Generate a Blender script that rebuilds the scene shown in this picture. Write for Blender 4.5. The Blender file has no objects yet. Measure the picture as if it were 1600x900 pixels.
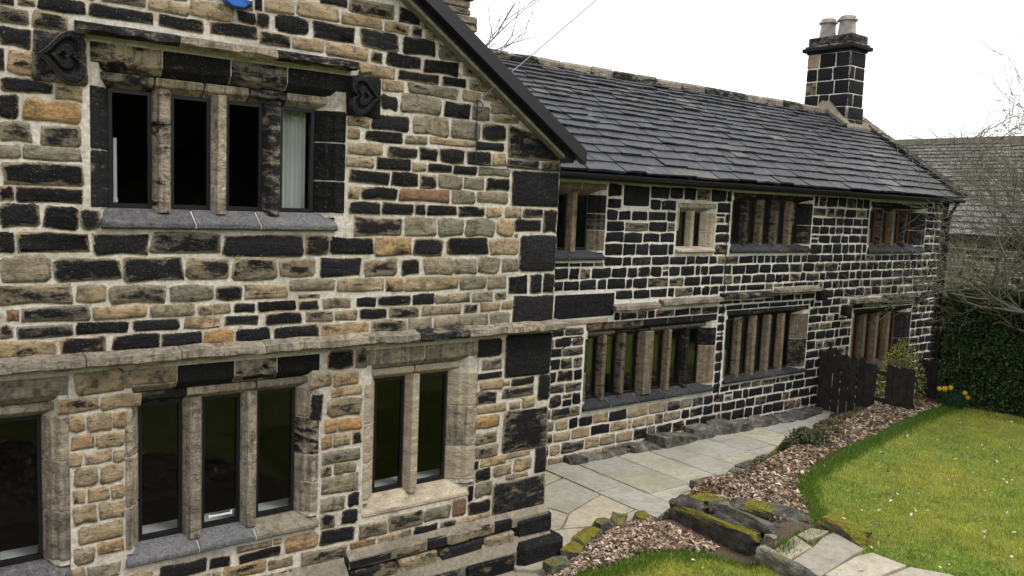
import bpy, bmesh, math, random
import numpy as np
from mathutils import Vector, Matrix, noise as mnoise

# ------------------------------------------------------------------ camera, sky, sun, exposure
scene = bpy.context.scene
COL = scene.collection
cam_data = bpy.data.cameras.new('camera')
cam_data.sensor_width = 36.0
cam_data.lens = 1303.0 / 1600.0 * 36.0
cam_data.clip_start = 0.05
cam_data.clip_end = 900.0
cam = bpy.data.objects.new('camera', cam_data)
COL.objects.link(cam)
_R = Vector((0.79535496, -0.60468785, 0.04198923))
_U = Vector((0.03060511, 0.10924653, 0.99354342))
_F = Vector((0.60537081, 0.78893460, -0.10539631))
cam.matrix_world = Matrix(((_R.x, _U.x, -_F.x, -6.3792), (_R.y, _U.y, -_F.y, -7.5), (_R.z, _U.z, -_F.z, 4.24366), (0, 0, 0, 1)))
scene.camera = cam

SUN_EL, SUN_AZ = math.radians(62), math.radians(150)      # azimuth measured from +Y towards +X
world = bpy.data.worlds.new('World')
scene.world = world
world.use_nodes = True
wn = world.node_tree
wn.nodes.clear()
w_out = wn.nodes.new('ShaderNodeOutputWorld')
w_bg = wn.nodes.new('ShaderNodeBackground')
w_sky = wn.nodes.new('ShaderNodeTexSky')
w_sky.sky_type = 'NISHITA'
w_sky.sun_disc = False
w_sky.sun_elevation = SUN_EL
w_sky.sun_rotation = SUN_AZ
w_sky.air_density = 1.0
w_sky.dust_density = 6.0
w_sky.ozone_density = 1.0
w_mix = wn.nodes.new('ShaderNodeMix')                      # an even, bright cloud layer over the clear sky
w_mix.data_type = 'RGBA'
w_mix.inputs[0].default_value = 0.82
w_mix.inputs[7].default_value = (10.4, 10.5, 10.6, 1)
wn.links.new(w_sky.outputs[0], w_mix.inputs[6])
wn.links.new(w_mix.outputs[2], w_bg.inputs[0])
w_bg.inputs[1].default_value = 0.12
wn.links.new(w_bg.outputs[0], w_out.inputs[0])

sun_data = bpy.data.lights.new('sun', 'SUN')
sun_data.energy = 1.5
sun_data.angle = math.radians(14)
sun_data.color = (1.0, 0.975, 0.94)
sun = bpy.data.objects.new('sun', sun_data)
COL.objects.link(sun)
_sd = Vector((math.sin(SUN_AZ) * math.cos(SUN_EL), math.cos(SUN_AZ) * math.cos(SUN_EL), math.sin(SUN_EL)))
sun.rotation_euler = _sd.to_track_quat('Z', 'Y').to_euler()
scene.view_settings.view_transform = 'Standard'
scene.view_settings.look = 'None'
scene.view_settings.gamma = 1.0
scene.view_settings.use_curve_mapping = False
scene.view_settings.exposure = 0.56
scene.cycles.use_denoising = True
scene.cycles.max_bounces = 6
scene.cycles.transparent_max_bounces = 8

rng = random.Random(7)
def U(a, b): return rng.uniform(a, b)

# ------------------------------------------------------------------ materials
def new_mat(name):
    m = bpy.data.materials.new(name)
    m.use_nodes = True
    nt = m.node_tree
    nt.nodes.clear()
    o = nt.nodes.new('ShaderNodeOutputMaterial')
    b = nt.nodes.new('ShaderNodeBsdfPrincipled')
    nt.links.new(b.outputs[0], o.inputs[0])
    return m, nt, b
def N(nt, t, **kw):
    n = nt.nodes.new(t)
    for k, v in kw.items(): setattr(n, k, v)
    return n
def L(nt, a, b): nt.links.new(a, b)
def noise_node(nt, vec, scale, detail=4, rough=0.6, dist=0.0):
    n = N(nt, 'ShaderNodeTexNoise')
    n.inputs['Scale'].default_value = scale
    n.inputs['Detail'].default_value = detail
    n.inputs['Roughness'].default_value = rough
    n.inputs['Distortion'].default_value = dist
    if vec is not None: L(nt, vec, n.inputs['Vector'])
    return n.outputs[0]
def mrange(nt, v, a, b, c=0.0, d=1.0, smooth=True):
    n = N(nt, 'ShaderNodeMapRange')
    n.interpolation_type = 'SMOOTHSTEP' if smooth else 'LINEAR'
    L(nt, v, n.inputs[0])
    for i, x in enumerate((a, b, c, d)): n.inputs[1 + i].default_value = x
    return n.outputs[0]
def mathn(nt, op, a, b=None, c=None):
    n = N(nt, 'ShaderNodeMath', operation=op)
    for i, x in enumerate((a, b, c)):
        if x is None: continue
        if isinstance(x, (int, float)): n.inputs[i].default_value = x
        else: L(nt, x, n.inputs[i])
    return n.outputs[0]
def mixc(nt, fac, a, b, blend='MIX'):
    n = N(nt, 'ShaderNodeMix', data_type='RGBA', blend_type=blend)
    if isinstance(fac, (int, float)): n.inputs[0].default_value = fac
    else: L(nt, fac, n.inputs[0])
    for i, x in ((6, a), (7, b)):
        if isinstance(x, tuple): n.inputs[i].default_value = (*x, 1)
        else: L(nt, x, n.inputs[i])
    return n.outputs[2]
def ramp(nt, fac, stops):
    n = N(nt, 'ShaderNodeValToRGB')
    e = n.color_ramp.elements
    while len(e) < len(stops): e.new(0.5)
    for i, (p, c) in enumerate(stops):
        e[i].position = p
        e[i].color = (*c, 1)
    L(nt, fac, n.inputs[0])
    return n.outputs[0]
def bump(nt, bsdf, height, strength, dist):
    n = N(nt, 'ShaderNodeBump')
    n.inputs['Strength'].default_value = strength
    n.inputs['Distance'].default_value = dist
    L(nt, height, n.inputs['Height'])
    L(nt, n.outputs[0], bsdf.inputs['Normal'])
def pos(nt): return N(nt, 'ShaderNodeNewGeometry').outputs['Position']

def stone_material(name, mortar, soot_col=(0.0048, 0.0047, 0.0053), smear=0.45, sands=((0.225, 0.20, 0.15), (0.385, 0.292, 0.178), (0.40, 0.24, 0.10), (0.19, 0.105, 0.068)), streak=0.0, flake=0.34):
    """Gritstone: sandy base, black soot crust that has flaked off in patches, mortar smeared over the arris.
    Attribute st = (how much crust, hue of the sand, seed, 1 at the arris)."""
    m, nt, b = new_mat(name)
    at = N(nt, 'ShaderNodeAttribute', attribute_name='st')
    sep = N(nt, 'ShaderNodeSeparateColor')
    L(nt, at.outputs['Color'], sep.inputs[0])
    soot, hue, seed, edge = sep.outputs[0], sep.outputs[1], sep.outputs[2], at.outputs['Alpha']
    comb = N(nt, 'ShaderNodeCombineXYZ')
    for i, k in enumerate((37.0, 11.0, 23.0)):
        L(nt, mathn(nt, 'MULTIPLY', seed, k), comb.inputs[i])
    va = N(nt, 'ShaderNodeVectorMath', operation='ADD')
    L(nt, pos(nt), va.inputs[0]); L(nt, comb.outputs[0], va.inputs[1])
    v = va.outputs[0]
    st = N(nt, 'ShaderNodeVectorMath', operation='MULTIPLY')          # bedding planes run along the stone
    L(nt, v, st.inputs[0]); st.inputs[1].default_value = (0.55, 0.55, 1.5)
    vb = st.outputs[0]
    n_big = noise_node(nt, v, 3.2, 3, 0.55)
    n_mid = noise_node(nt, vb, 8.5, 6, 0.66, 0.4)
    n_fine = noise_node(nt, v, 42, 6, 0.7)
    n_grain = noise_node(nt, v, 170, 3, 0.7)
    base = ramp(nt, hue, list(zip((0.0, 0.34, 0.66, 1.0), sands)))
    val = mathn(nt, 'MULTIPLY', mrange(nt, n_mid, 0.25, 0.75, 0.55, 1.35, False), mrange(nt, n_fine, 0.25, 0.75, 0.72, 1.25, False))
    vm = N(nt, 'ShaderNodeVectorMath', operation='SCALE')
    L(nt, base, vm.inputs[0]); L(nt, val, vm.inputs['Scale'])
    base = vm.outputs[0]
    base = mixc(nt, mathn(nt, 'MULTIPLY', mrange(nt, n_big, 0.48, 0.68, 0, 0.5), mrange(nt, soot, 0.0, 0.08, 0.2, 1.0)), base, (0.10, 0.095, 0.062))     # grey-green weathering
    n_dirt = noise_node(nt, v, 13, 6, 0.72, 0.6)
    base = mixc(nt, mathn(nt, 'MULTIPLY', mrange(nt, n_dirt, 0.47, 0.66, 0, 0.72), mrange(nt, soot, 0.0, 0.08, 0.15, 1.0)), base, (0.052, 0.045, 0.034))   # grime caught in the tooling
    keep = base
    if streak:                                                                             # rain has run down the dressed faces
        sv = N(nt, 'ShaderNodeVectorMath', operation='MULTIPLY')
        L(nt, v, sv.inputs[0]); sv.inputs[1].default_value = (1, 1, 0.07)
        base = mixc(nt, mrange(nt, noise_node(nt, sv.outputs[0], 26, 4, 0.6), 0.46, 0.66, 0, streak), base, (0.060, 0.050, 0.040))
        base = mixc(nt, mrange(nt, soot, 0.02, 0.2, 1.0, 0.0), base, keep)
    q = mathn(nt, 'ADD', mathn(nt, 'MULTIPLY', mrange(nt, n_mid, 0.28, 0.72, 0, 1, False), 0.8), mathn(nt, 'MULTIPLY_ADD', soot, 1.7, -0.85))
    q = mathn(nt, 'ADD', q, mathn(nt, 'MULTIPLY_ADD', n_fine, 0.62, -0.31))
    q = mathn(nt, 'ADD', q, mathn(nt, 'MULTIPLY_ADD', n_grain, 0.24, -0.12))
    q = mathn(nt, 'SUBTRACT', q, mathn(nt, 'MULTIPLY', edge, flake))                        # the crust has flaked most along the arrises
    mask = mrange(nt, q, 0.28, 0.66)
    tone = mathn(nt, 'FRACT', mathn(nt, 'MULTIPLY', seed, 17.3))                            # some stones are blacker than others
    cs = mathn(nt, 'MULTIPLY', mrange(nt, tone, 0, 1, 0.75, 2.3, False), mrange(nt, n_fine, 0.3, 0.72, 0.55, 1.9, False))
    cs = mathn(nt, 'MULTIPLY', cs, mrange(nt, n_grain, 0.3, 0.75, 0.6, 1.7, False))
    cv = N(nt, 'ShaderNodeVectorMath', operation='SCALE')
    cv.inputs[0].default_value = soot_col; L(nt, cs, cv.inputs['Scale'])
    crust = mixc(nt, mrange(nt, n_dirt, 0.45, 0.7, 0, 0.7), cv.outputs[0], tuple(t * k for t, k in zip(soot_col, (4.6, 4.0, 3.1))))
    fleck = mathn(nt, 'MULTIPLY', mrange(nt, noise_node(nt, v, 75, 3, 0.6), 0.64, 0.72), 0.6)
    crust = mixc(nt, fleck, crust, (0.30, 0.29, 0.25))
    col = mixc(nt, mask, base, crust)
    e = mathn(nt, 'ADD', mathn(nt, 'MULTIPLY', edge, 0.62), mathn(nt, 'MULTIPLY_ADD', n_fine, 0.95, -0.475))
    e2 = mathn(nt, 'ADD', e, mathn(nt, 'MULTIPLY_ADD', n_mid, 0.4, -0.2))
    col = mixc(nt, mrange(nt, e2, smear, smear + 0.13, 0, 0.85), col, mortar)
    L(nt, col, b.inputs['Base Color'])
    b.inputs['Roughness'].default_value = 0.82
    b.inputs['Specular IOR Level'].default_value = 0.16
    h = mathn(nt, 'ADD', mathn(nt, 'MULTIPLY', n_mid, 1.0), mathn(nt, 'MULTIPLY', n_fine, 0.42))
    h = mathn(nt, 'ADD', h, mathn(nt, 'MULTIPLY', n_grain, 0.1))
    bump(nt, b, h, 0.85, 0.04)
    return m

def mortar_material(name, c1, c2, dirt=(0.2, 0.16, 0.11)):
    m, nt, b = new_mat(name)
    p = pos(nt)
    a = noise_node(nt, p, 22, 6, 0.7)
    g = noise_node(nt, p, 1.3, 5, 0.6)
    f = noise_node(nt, p, 90, 4, 0.7)
    col = mixc(nt, mrange(nt, a, 0.35, 0.65), c1, c2)
    col = mixc(nt, mrange(nt, g, 0.45, 0.72, 0, 0.5), col, dirt)
    col = mixc(nt, mrange(nt, noise_node(nt, p, 7, 5, 0.65), 0.5, 0.7, 0, 0.6), col, dirt)
    col = mixc(nt, mrange(nt, f, 0.6, 0.75, 0, 0.5), col, dirt)
    L(nt, col, b.inputs['Base Color'])
    b.inputs['Roughness'].default_value = 0.95
    b.inputs['Specular IOR Level'].default_value = 0.15
    bump(nt, b, mathn(nt, 'ADD', a, mathn(nt, 'MULTIPLY', f, 0.4)), 0.8, 0.02)
    return m

def simple_material(name, col, rough=0.6, scale=18, var=0.25, bumpd=0.003, metallic=0.0, spec=0.4, col2=None, s2=4):
    m, nt, b = new_mat(name)
    p = pos(nt)
    n1 = noise_node(nt, p, scale, 5, 0.65)
    vs = N(nt, 'ShaderNodeVectorMath', operation='SCALE')
    rgb = N(nt, 'ShaderNodeRGB'); rgb.outputs[0].default_value = (*col, 1)
    c = rgb.outputs[0]
    if col2: c = mixc(nt, mrange(nt, noise_node(nt, p, s2, 4, 0.6), 0.42, 0.62), c, col2)
    L(nt, c, vs.inputs[0])
    L(nt, mrange(nt, n1, 0.25, 0.75, 1 - var, 1 + var, False), vs.inputs['Scale'])
    L(nt, vs.outputs[0], b.inputs['Base Color'])
    b.inputs['Roughness'].default_value = rough
    b.inputs['Metallic'].default_value = metallic
    b.inputs['Specular IOR Level'].default_value = spec
    if bumpd: bump(nt, b, n1, 0.6, bumpd)
    return m

def attr_material(name, rough=0.7, spec=0.2, trans=0.0, var=0.2, scale=30, bumpd=0.0):
    """Colour from the per-piece attribute 'col' with a little grain."""
    m, nt, b = new_mat(name)
    at = N(nt, 'ShaderNodeAttribute', attribute_name='col')
    n1 = noise_node(nt, pos(nt), scale, 4, 0.6)
    vs = N(nt, 'ShaderNodeVectorMath', operation='SCALE')
    L(nt, at.outputs['Color'], vs.inputs[0])
    L(nt, mrange(nt, n1, 0.25, 0.75, 1 - var, 1 + var, False), vs.inputs['Scale'])
    L(nt, vs.outputs[0], b.inputs['Base Color'])
    b.inputs['Roughness'].default_value = rough
    b.inputs['Specular IOR Level'].default_value = spec
    if bumpd: bump(nt, b, n1, 0.6, bumpd)
    if trans:
        t = N(nt, 'ShaderNodeBsdfTranslucent')
        L(nt, vs.outputs[0], t.inputs[0])
        mx = N(nt, 'ShaderNodeMixShader'); mx.inputs[0].default_value = trans
        L(nt, b.outputs[0], mx.inputs[1]); L(nt, t.outputs[0], mx.inputs[2])
        o = [n for n in nt.nodes if n.type == 'OUTPUT_MATERIAL'][0]
        L(nt, mx.outputs[0], o.inputs[0])
    return m

def rock_material(name, moss=True):
    m, nt, b = new_mat(name)
    p = pos(nt)
    n1 = noise_node(nt, p, 5, 6, 0.65)
    n2 = noise_node(nt, p, 34, 5, 0.7)
    n3 = noise_node(nt, p, 2.2, 4, 0.6)
    at = N(nt, 'ShaderNodeAttribute', attribute_name='col')        # (tone, moss cover, seed)
    sp = N(nt, 'ShaderNodeSeparateColor'); L(nt, at.outputs['Color'], sp.inputs[0])
    col = ramp(nt, n1, [(0.28, (0.022, 0.022, 0.024)), (0.5, (0.075, 0.07, 0.06)), (0.66, (0.17, 0.15, 0.12)), (0.8, (0.27, 0.25, 0.2))])
    vs = N(nt, 'ShaderNodeVectorMath', operation='SCALE')
    L(nt, col, vs.inputs[0]); L(nt, mathn(nt, 'MULTIPLY', sp.outputs[0], mrange(nt, n2, 0.25, 0.75, 0.6, 1.4, False)), vs.inputs['Scale'])
    col = vs.outputs[0]
    g = N(nt, 'ShaderNodeNewGeometry')
    sx = N(nt, 'ShaderNodeSeparateXYZ'); L(nt, g.outputs['True Normal'], sx.inputs[0])
    k = mathn(nt, 'ADD', mathn(nt, 'MULTIPLY', mrange(nt, n3, 0.3, 0.7, 0, 1, False), 0.7), mathn(nt, 'MULTIPLY', mrange(nt, n2, 0.3, 0.7, 0, 1, False), 0.35))
    k = mathn(nt, 'ADD', k, mathn(nt, 'MULTIPLY_ADD', sp.outputs[1], 1.5, -1.0))
    k = mathn(nt, 'MULTIPLY', mrange(nt, k, 0.2, 0.45), mrange(nt, sx.outputs[2], 0.1, 0.6))
    mc = ramp(nt, n2, [(0.3, (0.055, 0.045, 0.008)), (0.5, (0.13, 0.125, 0.012)), (0.7, (0.22, 0.22, 0.03))])
    mc = mixc(nt, mrange(nt, n1, 0.5, 0.65), mc, (0.12, 0.075, 0.015))
    col = mixc(nt, k, col, mc)
    L(nt, col, b.inputs['Base Color'])
    b.inputs['Roughness'].default_value = 0.9
    b.inputs['Specular IOR Level'].default_value = 0.2
    bump(nt, b, mathn(nt, 'ADD', n1, mathn(nt, 'MULTIPLY', n2, 0.4)), 0.9, 0.05)
    return m

def slate_material(name, lich=0.3):
    m, nt, b = new_mat(name)
    p = pos(nt)
    at = N(nt, 'ShaderNodeAttribute', attribute_name='col')
    n1 = noise_node(nt, p, 6, 6, 0.65)
    n2 = noise_node(nt, p, 45, 5, 0.7)
    vs = N(nt, 'ShaderNodeVectorMath', operation='SCALE')
    L(nt, at.outputs['Color'], vs.inputs[0])
    L(nt, mathn(nt, 'MULTIPLY', mrange(nt, n1, 0.25, 0.75, 0.6, 1.4, False), mrange(nt, n2, 0.25, 0.75, 0.75, 1.25, False)), vs.inputs['Scale'])
    col = mixc(nt, mathn(nt, 'MULTIPLY', mrange(nt, n1, 0.56, 0.7), lich), vs.outputs[0], (0.24, 0.23, 0.19))
    col = mixc(nt, mathn(nt, 'MULTIPLY', mrange(nt, n2, 0.66, 0.74), 0.5), col, (0.4, 0.39, 0.34))
    L(nt, col, b.inputs['Base Color'])
    b.inputs['Roughness'].default_value = 0.55
    b.inputs['Specular IOR Level'].default_value = 0.45
    bump(nt, b, mathn(nt, 'ADD', n1, mathn(nt, 'MULTIPLY', n2, 0.6)), 0.9, 0.045)
    return m

def flag_material():
    m, nt, b = new_mat('flagstone')
    p = pos(nt)
    at = N(nt, 'ShaderNodeAttribute', attribute_name='col')
    n1, n2, n3 = noise_node(nt, p, 1.7, 5, 0.6), noise_node(nt, p, 9, 6, 0.68, 0.5), noise_node(nt, p, 70, 4, 0.7)
    vs = N(nt, 'ShaderNodeVectorMath', operation='SCALE')
    L(nt, at.outputs['Color'], vs.inputs[0])
    L(nt, mathn(nt, 'MULTIPLY', mrange(nt, n2, 0.25, 0.75, 0.68, 1.3, False), mrange(nt, n3, 0.25, 0.75, 0.85, 1.15, False)), vs.inputs['Scale'])
    col = mixc(nt, mrange(nt, n1, 0.46, 0.66, 0, 0.55), vs.outputs[0], (0.20, 0.18, 0.12))
    col = mixc(nt, mrange(nt, n2, 0.60, 0.74, 0, 0.6), col, (0.11, 0.10, 0.08))
    L(nt, col, b.inputs['Base Color'])
    b.inputs['Roughness'].default_value = 0.7
    b.inputs['Specular IOR Level'].default_value = 0.35
    bump(nt, b, mathn(nt, 'ADD', n2, mathn(nt, 'MULTIPLY', n3, 0.3)), 0.6, 0.012)
    return m

def glass_material():
    m = bpy.data.materials.new('window glass'); m.use_nodes = True
    nt = m.node_tree; nt.nodes.clear()
    o = N(nt, 'ShaderNodeOutputMaterial')
    t = N(nt, 'ShaderNodeBsdfTransparent'); t.inputs[0].default_value = (0.88, 0.90, 0.89, 1)
    g = N(nt, 'ShaderNodeBsdfGlossy'); g.inputs['Roughness'].default_value = 0.01
    f = N(nt, 'ShaderNodeFresnel'); f.inputs['IOR'].default_value = 1.5
    nz = noise_node(nt, pos(nt), 2.0, 2, 0.5)
    bp = N(nt, 'ShaderNodeBump'); bp.inputs['Strength'].default_value = 0.08; bp.inputs['Distance'].default_value = 0.02
    L(nt, nz, bp.inputs['Height']); L(nt, bp.outputs[0], g.inputs['Normal'])
    mx = N(nt, 'ShaderNodeMixShader')
    L(nt, mathn(nt, 'MULTIPLY', f.outputs[0], 0.38), mx.inputs[0])
    L(nt, t.outputs[0], mx.inputs[1]); L(nt, g.outputs[0], mx.inputs[2]); L(nt, mx.outputs[0], o.inputs[0])
    return m

NEAR_MORTAR, FAR_MORTAR = (0.44, 0.385, 0.30), (0.66, 0.62, 0.54)
M = dict(
    sill=stone_material('weathered sill stone', (0.36, 0.33, 0.28), (0.044, 0.0445, 0.048), 0.7),
    sill_dark=stone_material('blackened sill stone', (0.36, 0.33, 0.28), (0.013, 0.0138, 0.0165), 0.7),
    dressed_far=stone_material('grimy dressed gritstone', (0.36, 0.32, 0.26), smear=0.68, sands=((0.15, 0.13, 0.10), (0.25, 0.19, 0.125), (0.25, 0.165, 0.09), (0.15, 0.09, 0.06)), streak=0.6),
    ledge=mortar_material('stained ledge mortar', (0.26, 0.225, 0.175), (0.17, 0.15, 0.115), (0.10, 0.085, 0.06)),
    stone=stone_material('sooty gritstone', NEAR_MORTAR, flake=0.74),
    stone_far=stone_material('black gritstone', FAR_MORTAR, (0.0042, 0.0044, 0.0054), 0.50),
    dressed=stone_material('dressed gritstone', (0.36, 0.32, 0.26), smear=0.68, sands=((0.235, 0.205, 0.165), (0.46, 0.385, 0.28), (0.34, 0.235, 0.13), (0.19, 0.12, 0.085)), streak=0.55),
    mortar=mortar_material('buff pointing', (0.67, 0.63, 0.56), (0.47, 0.42, 0.345), (0.20, 0.16, 0.11)),
    mortar_far=mortar_material('white pointing', (0.72, 0.69, 0.63), (0.60, 0.565, 0.49), (0.30, 0.26, 0.20)),
    slate=slate_material('stone slate', 0.34),
    slate_pale=slate_material('weathered stone slate', 0.5),
    black=simple_material('black paint', (0.012, 0.012, 0.014), 0.4, 30, 0.2, 0.0),
    frame=simple_material('black window frame', (0.010, 0.010, 0.012), 0.35, 30, 0.2, 0.0),
    wood=simple_material('brown window wood', (0.16, 0.065, 0.022), 0.6, 25, 0.3, 0.002),
    gate=simple_material('dark weathered timber', (0.013, 0.012, 0.011), 0.85, 22, 0.45, 0.006, col2=(0.026, 0.023, 0.018), s2=6),
    white=simple_material('white paint', (0.7, 0.7, 0.69), 0.5, 15, 0.08, 0.0),
    curtain=simple_material('pale curtain', (0.75, 0.74, 0.72), 0.9, 40, 0.06, 0.0),
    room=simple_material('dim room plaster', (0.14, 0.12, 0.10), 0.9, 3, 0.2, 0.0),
    glass=glass_material(),
    rock=rock_material('mossy rock'),
    paving=flag_material(),
    leaf=attr_material('leaf', 0.6, 0.25, 0.25, 0.15, 60),
    bark=attr_material('bark', 0.9, 0.15, 0.0, 0.35, 40, 0.004),
    litter=attr_material('fallen leaves', 0.8, 0.2, 0.1, 0.25, 60),
    soil=simple_material('garden soil', (0.075, 0.05, 0.034), 0.95, 25, 0.5, 0.03),
    turf=simple_material('turf under the grass', (0.13, 0.17, 0.03), 0.95, 14, 0.4, 0.02, col2=(0.13, 0.15, 0.03), s2=1.5),
    terrain=simple_material('rough grass', (0.09, 0.12, 0.03), 0.95, 6, 0.4, 0.05),
    grout=simple_material('sandy path joints', (0.20, 0.175, 0.13), 0.95, 30, 0.35, 0.01),
    pot=simple_material('stoneware chimney pot', (0.22, 0.20, 0.19), 0.6, 9, 0.35, 0.004, col2=(0.34, 0.29, 0.24), s2=5),
    cable=simple_material('black cable', (0.02, 0.02, 0.022), 0.5, 30, 0.1, 0.0),
    wire=simple_material('grey overhead wire', (0.25, 0.25, 0.25), 0.5, 30, 0.1, 0.0),
    blue=simple_material('blue plastic', (0.01, 0.10, 0.42), 0.35, 20, 0.05, 0.0),
    red=simple_material('terracotta', (0.25, 0.05, 0.03), 0.7, 20, 0.2, 0.002),
)

# ------------------------------------------------------------------ mesh helpers
def raw_mesh(name, verts, faces, mat, attrs=None, smooth=False):
    me = bpy.data.meshes.new(name)
    me.from_pydata(verts, [], faces)
    if isinstance(mat, str): mat = M[mat]
    me.materials.append(mat)
    if attrs:
        for an, vals in attrs.items():
            a = me.attributes.new(an, 'FLOAT_COLOR', 'POINT')
            a.data.foreach_set('color', np.asarray(vals, dtype=np.float32).ravel())
    if smooth: me.polygons.foreach_set('use_smooth', [True] * len(me.polygons))
    me.update()
    return me
def link(name, me, parent=None, loc=None):
    o = bpy.data.objects.new(name, me)
    COL.objects.link(o)
    if loc is not None: o.location = loc
    if parent is not None:
        o.parent = parent
        px, py, pz = abs_loc(parent)
        if loc is None: o.location = (-px, -py, -pz)
        else: o.location = (loc[0] - px, loc[1] - py, loc[2] - pz)
    return o
def abs_loc(o):
    x = y = z = 0.0
    while o is not None:
        x += o.location[0]; y += o.location[1]; z += o.location[2]
        o = o.parent
    return x, y, z
def empty(name, loc, label=None, cat=None, group=None):
    o = bpy.data.objects.new(name, None)
    o.empty_display_size = 0.3
    COL.objects.link(o)
    o.location = loc
    if label: tag(o, label, cat, group)
    return o
def tag(o, label=None, cat=None, group=None, kind=None):
    if label: o['label'] = label
    if cat: o['category'] = cat
    if group: o['group'] = group
    if kind: o['kind'] = kind
    return o
class MB:
    """collects geometry (world coordinates) for ONE mesh object"""
    def __init__(s): s.v = []; s.f = []; s.a = []
    def add(s, v, f, a=None):
        k = len(s.v)
        s.v += [tuple(p) for p in v]
        s.f += [tuple(i + k for i in q) for q in f]
        if a is not None: s.a += list(a) if isinstance(a, list) else [a] * len(v)
    def box(s, x0, x1, y0, y1, z0, z1, a=None):
        v = [(x, y, z) for x in (x0, x1) for y in (y0, y1) for z in (z0, z1)]
        s.add(v, [(0, 1, 3, 2), (4, 6, 7, 5), (0, 4, 5, 1), (2, 3, 7, 6), (0, 2, 6, 4), (1, 5, 7, 3)], a)
    def prism(s, prof, c0, c1, axis, a=None):
        """profile of 2-D points extruded along an axis: 'z' -> (x,y), 'x' -> (y,z)"""
        n = len(prof)
        def P(p, c): return (p[0], p[1], c) if axis == 'z' else ((c, p[0], p[1]) if axis == 'x' else (p[0], c, p[1]))
        v = [P(p, c0) for p in prof] + [P(p, c1) for p in prof]
        f = [(i, (i + 1) % n, n + (i + 1) % n, n + i) for i in range(n)] + [tuple(range(n))[::-1], tuple(range(n, 2 * n))]
        s.add(v, f, a)
    def build(s, name, mat, parent=None, attr=None, smooth=False, origin=None, fix=True):
        if origin is None:
            arr = np.array(s.v)
            lo, hi = arr.min(0), arr.max(0)
            origin = ((lo[0] + hi[0]) / 2, (lo[1] + hi[1]) / 2, lo[2])
        origin = tuple(float(t) for t in origin)
        vv = [(p[0] - origin[0], p[1] - origin[1], p[2] - origin[2]) for p in s.v]
        me = raw_mesh(name, vv, s.f, mat, {attr: s.a} if attr else None, smooth)
        if fix:
            bm = bmesh.new(); bm.from_mesh(me)
            bmesh.ops.recalc_face_normals(bm, faces=bm.faces)
            bm.to_mesh(me); bm.free()
        return link(name, me, parent, origin)

# st attribute for a stone code
def st_code(c, r=None):
    r = r or rng
    s, h = {'k': (r.uniform(.76, .97), r.uniform(.1, .5)), 'K': (.96, .2), 'd': (r.uniform(.55, .72), r.uniform(.0, .3)), 'D': (.70, .1),
            'g': (r.uniform(.08, .24), r.uniform(.0, .16)), 't': (r.uniform(.04, .2), r.uniform(.22, .4)), 'o': (r.uniform(.12, .34), r.uniform(.5, .68)),
            'm': (r.uniform(.42, .56), r.uniform(.25, .5)), 'r': (r.uniform(.05, .2), r.uniform(.85, 1.0)),
            's': (r.uniform(.28, .42), r.uniform(.15, .3)), 'w': (r.uniform(.30, .42), r.uniform(.02, .2)), 'p': (.0, .27), 'b': (r.uniform(.6, .9), .2)}[c]
    return (s, h, r.random())

class Face:
    """a wall plane: origin, u (right), v (up), n (outward)"""
    def __init__(s, o, u, v, n): s.o, s.u, s.v, s.n = Vector(o), Vector(u), Vector(v), Vector(n)
    def P(s, a, b, c): return s.o + s.u * a + s.v * b + s.n * c
def stone_geo(face, u0, u1, v0, v1, code, proud=0.012, r=None, jit=1.0, rnd=1.0, cap=None):
    """a pillow-faced stone with 10 corner points: arris ring in the mortar, arris ring, face ring, crown"""
    r = r or rng
    w, h = u1 - u0, v1 - v0
    c = min(w, h) * r.uniform(.07, .17) * rnd
    j = min(w, h) * 0.085 * jit
    out = [(u0 + c, v0), ((u0 + u1) / 2, v0), (u1 - c, v0), (u1, v0 + c), (u1, v1 - c), (u1 - c, v1), ((u0 + u1) / 2 + r.uniform(-.1, .1) * w, v1), (u0 + c, v1), (u0, v1 - c), (u0, v0 + c)]
    out = [(a + r.uniform(-j, j), b + r.uniform(-j, j)) for a, b in out]
    cu, cv = (u0 + u1) / 2, (v0 + v1) / 2
    if cap:
        out = [(a, min(b, cap(a))) for a, b in out]
        cv = min(cv, cap(cu) - .05)
    s1 = min(.030, .20 * min(w, h))
    def inset(p, d):
        a, b = p
        return (a - math.copysign(min(d, abs(a - cu) * .8), a - cu) if abs(a - cu) > w * .25 else a, b - math.copysign(min(d, abs(b - cv) * .8), b - cv))
    V, A = [], []
    st = st_code(code, r)
    pr = proud * r.uniform(.6, 1.35)
    for (a, b) in out: V.append(face.P(a, b, -0.012)); A.append((*st, 1.0))
    for (a, b) in out: V.append(face.P(a, b, pr * .45)); A.append((*st, 0.85))
    for p in out:
        a, b = inset(p, s1)
        V.append(face.P(a, b, pr + r.uniform(-.004, .004))); A.append((*st, 0.22))
    V.append(face.P(cu, cv, pr + r.uniform(.001, .009))); A.append((*st, 0.0))
    n = 10
    F = []
    for k in (0, 1):
        for i in range(n):
            F.append((k * n + i, k * n + (i + 1) % n, (k + 1) * n + (i + 1) % n, (k + 1) * n + i))
    for i in range(n): F.append((2 * n + i, 2 * n + (i + 1) % n, 3 * n))
    return V, F, A
def place_stone(face, rect, code, parent, mat, name='stone', **kw):
    V, F, A = stone_geo(face, *rect, code, **kw)
    o = V[-1].copy()
    me = raw_mesh(name, [tuple(p - o) for p in V], F, mat, {'st': A}, True)
    return link(name, me, parent, tuple(o))

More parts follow.
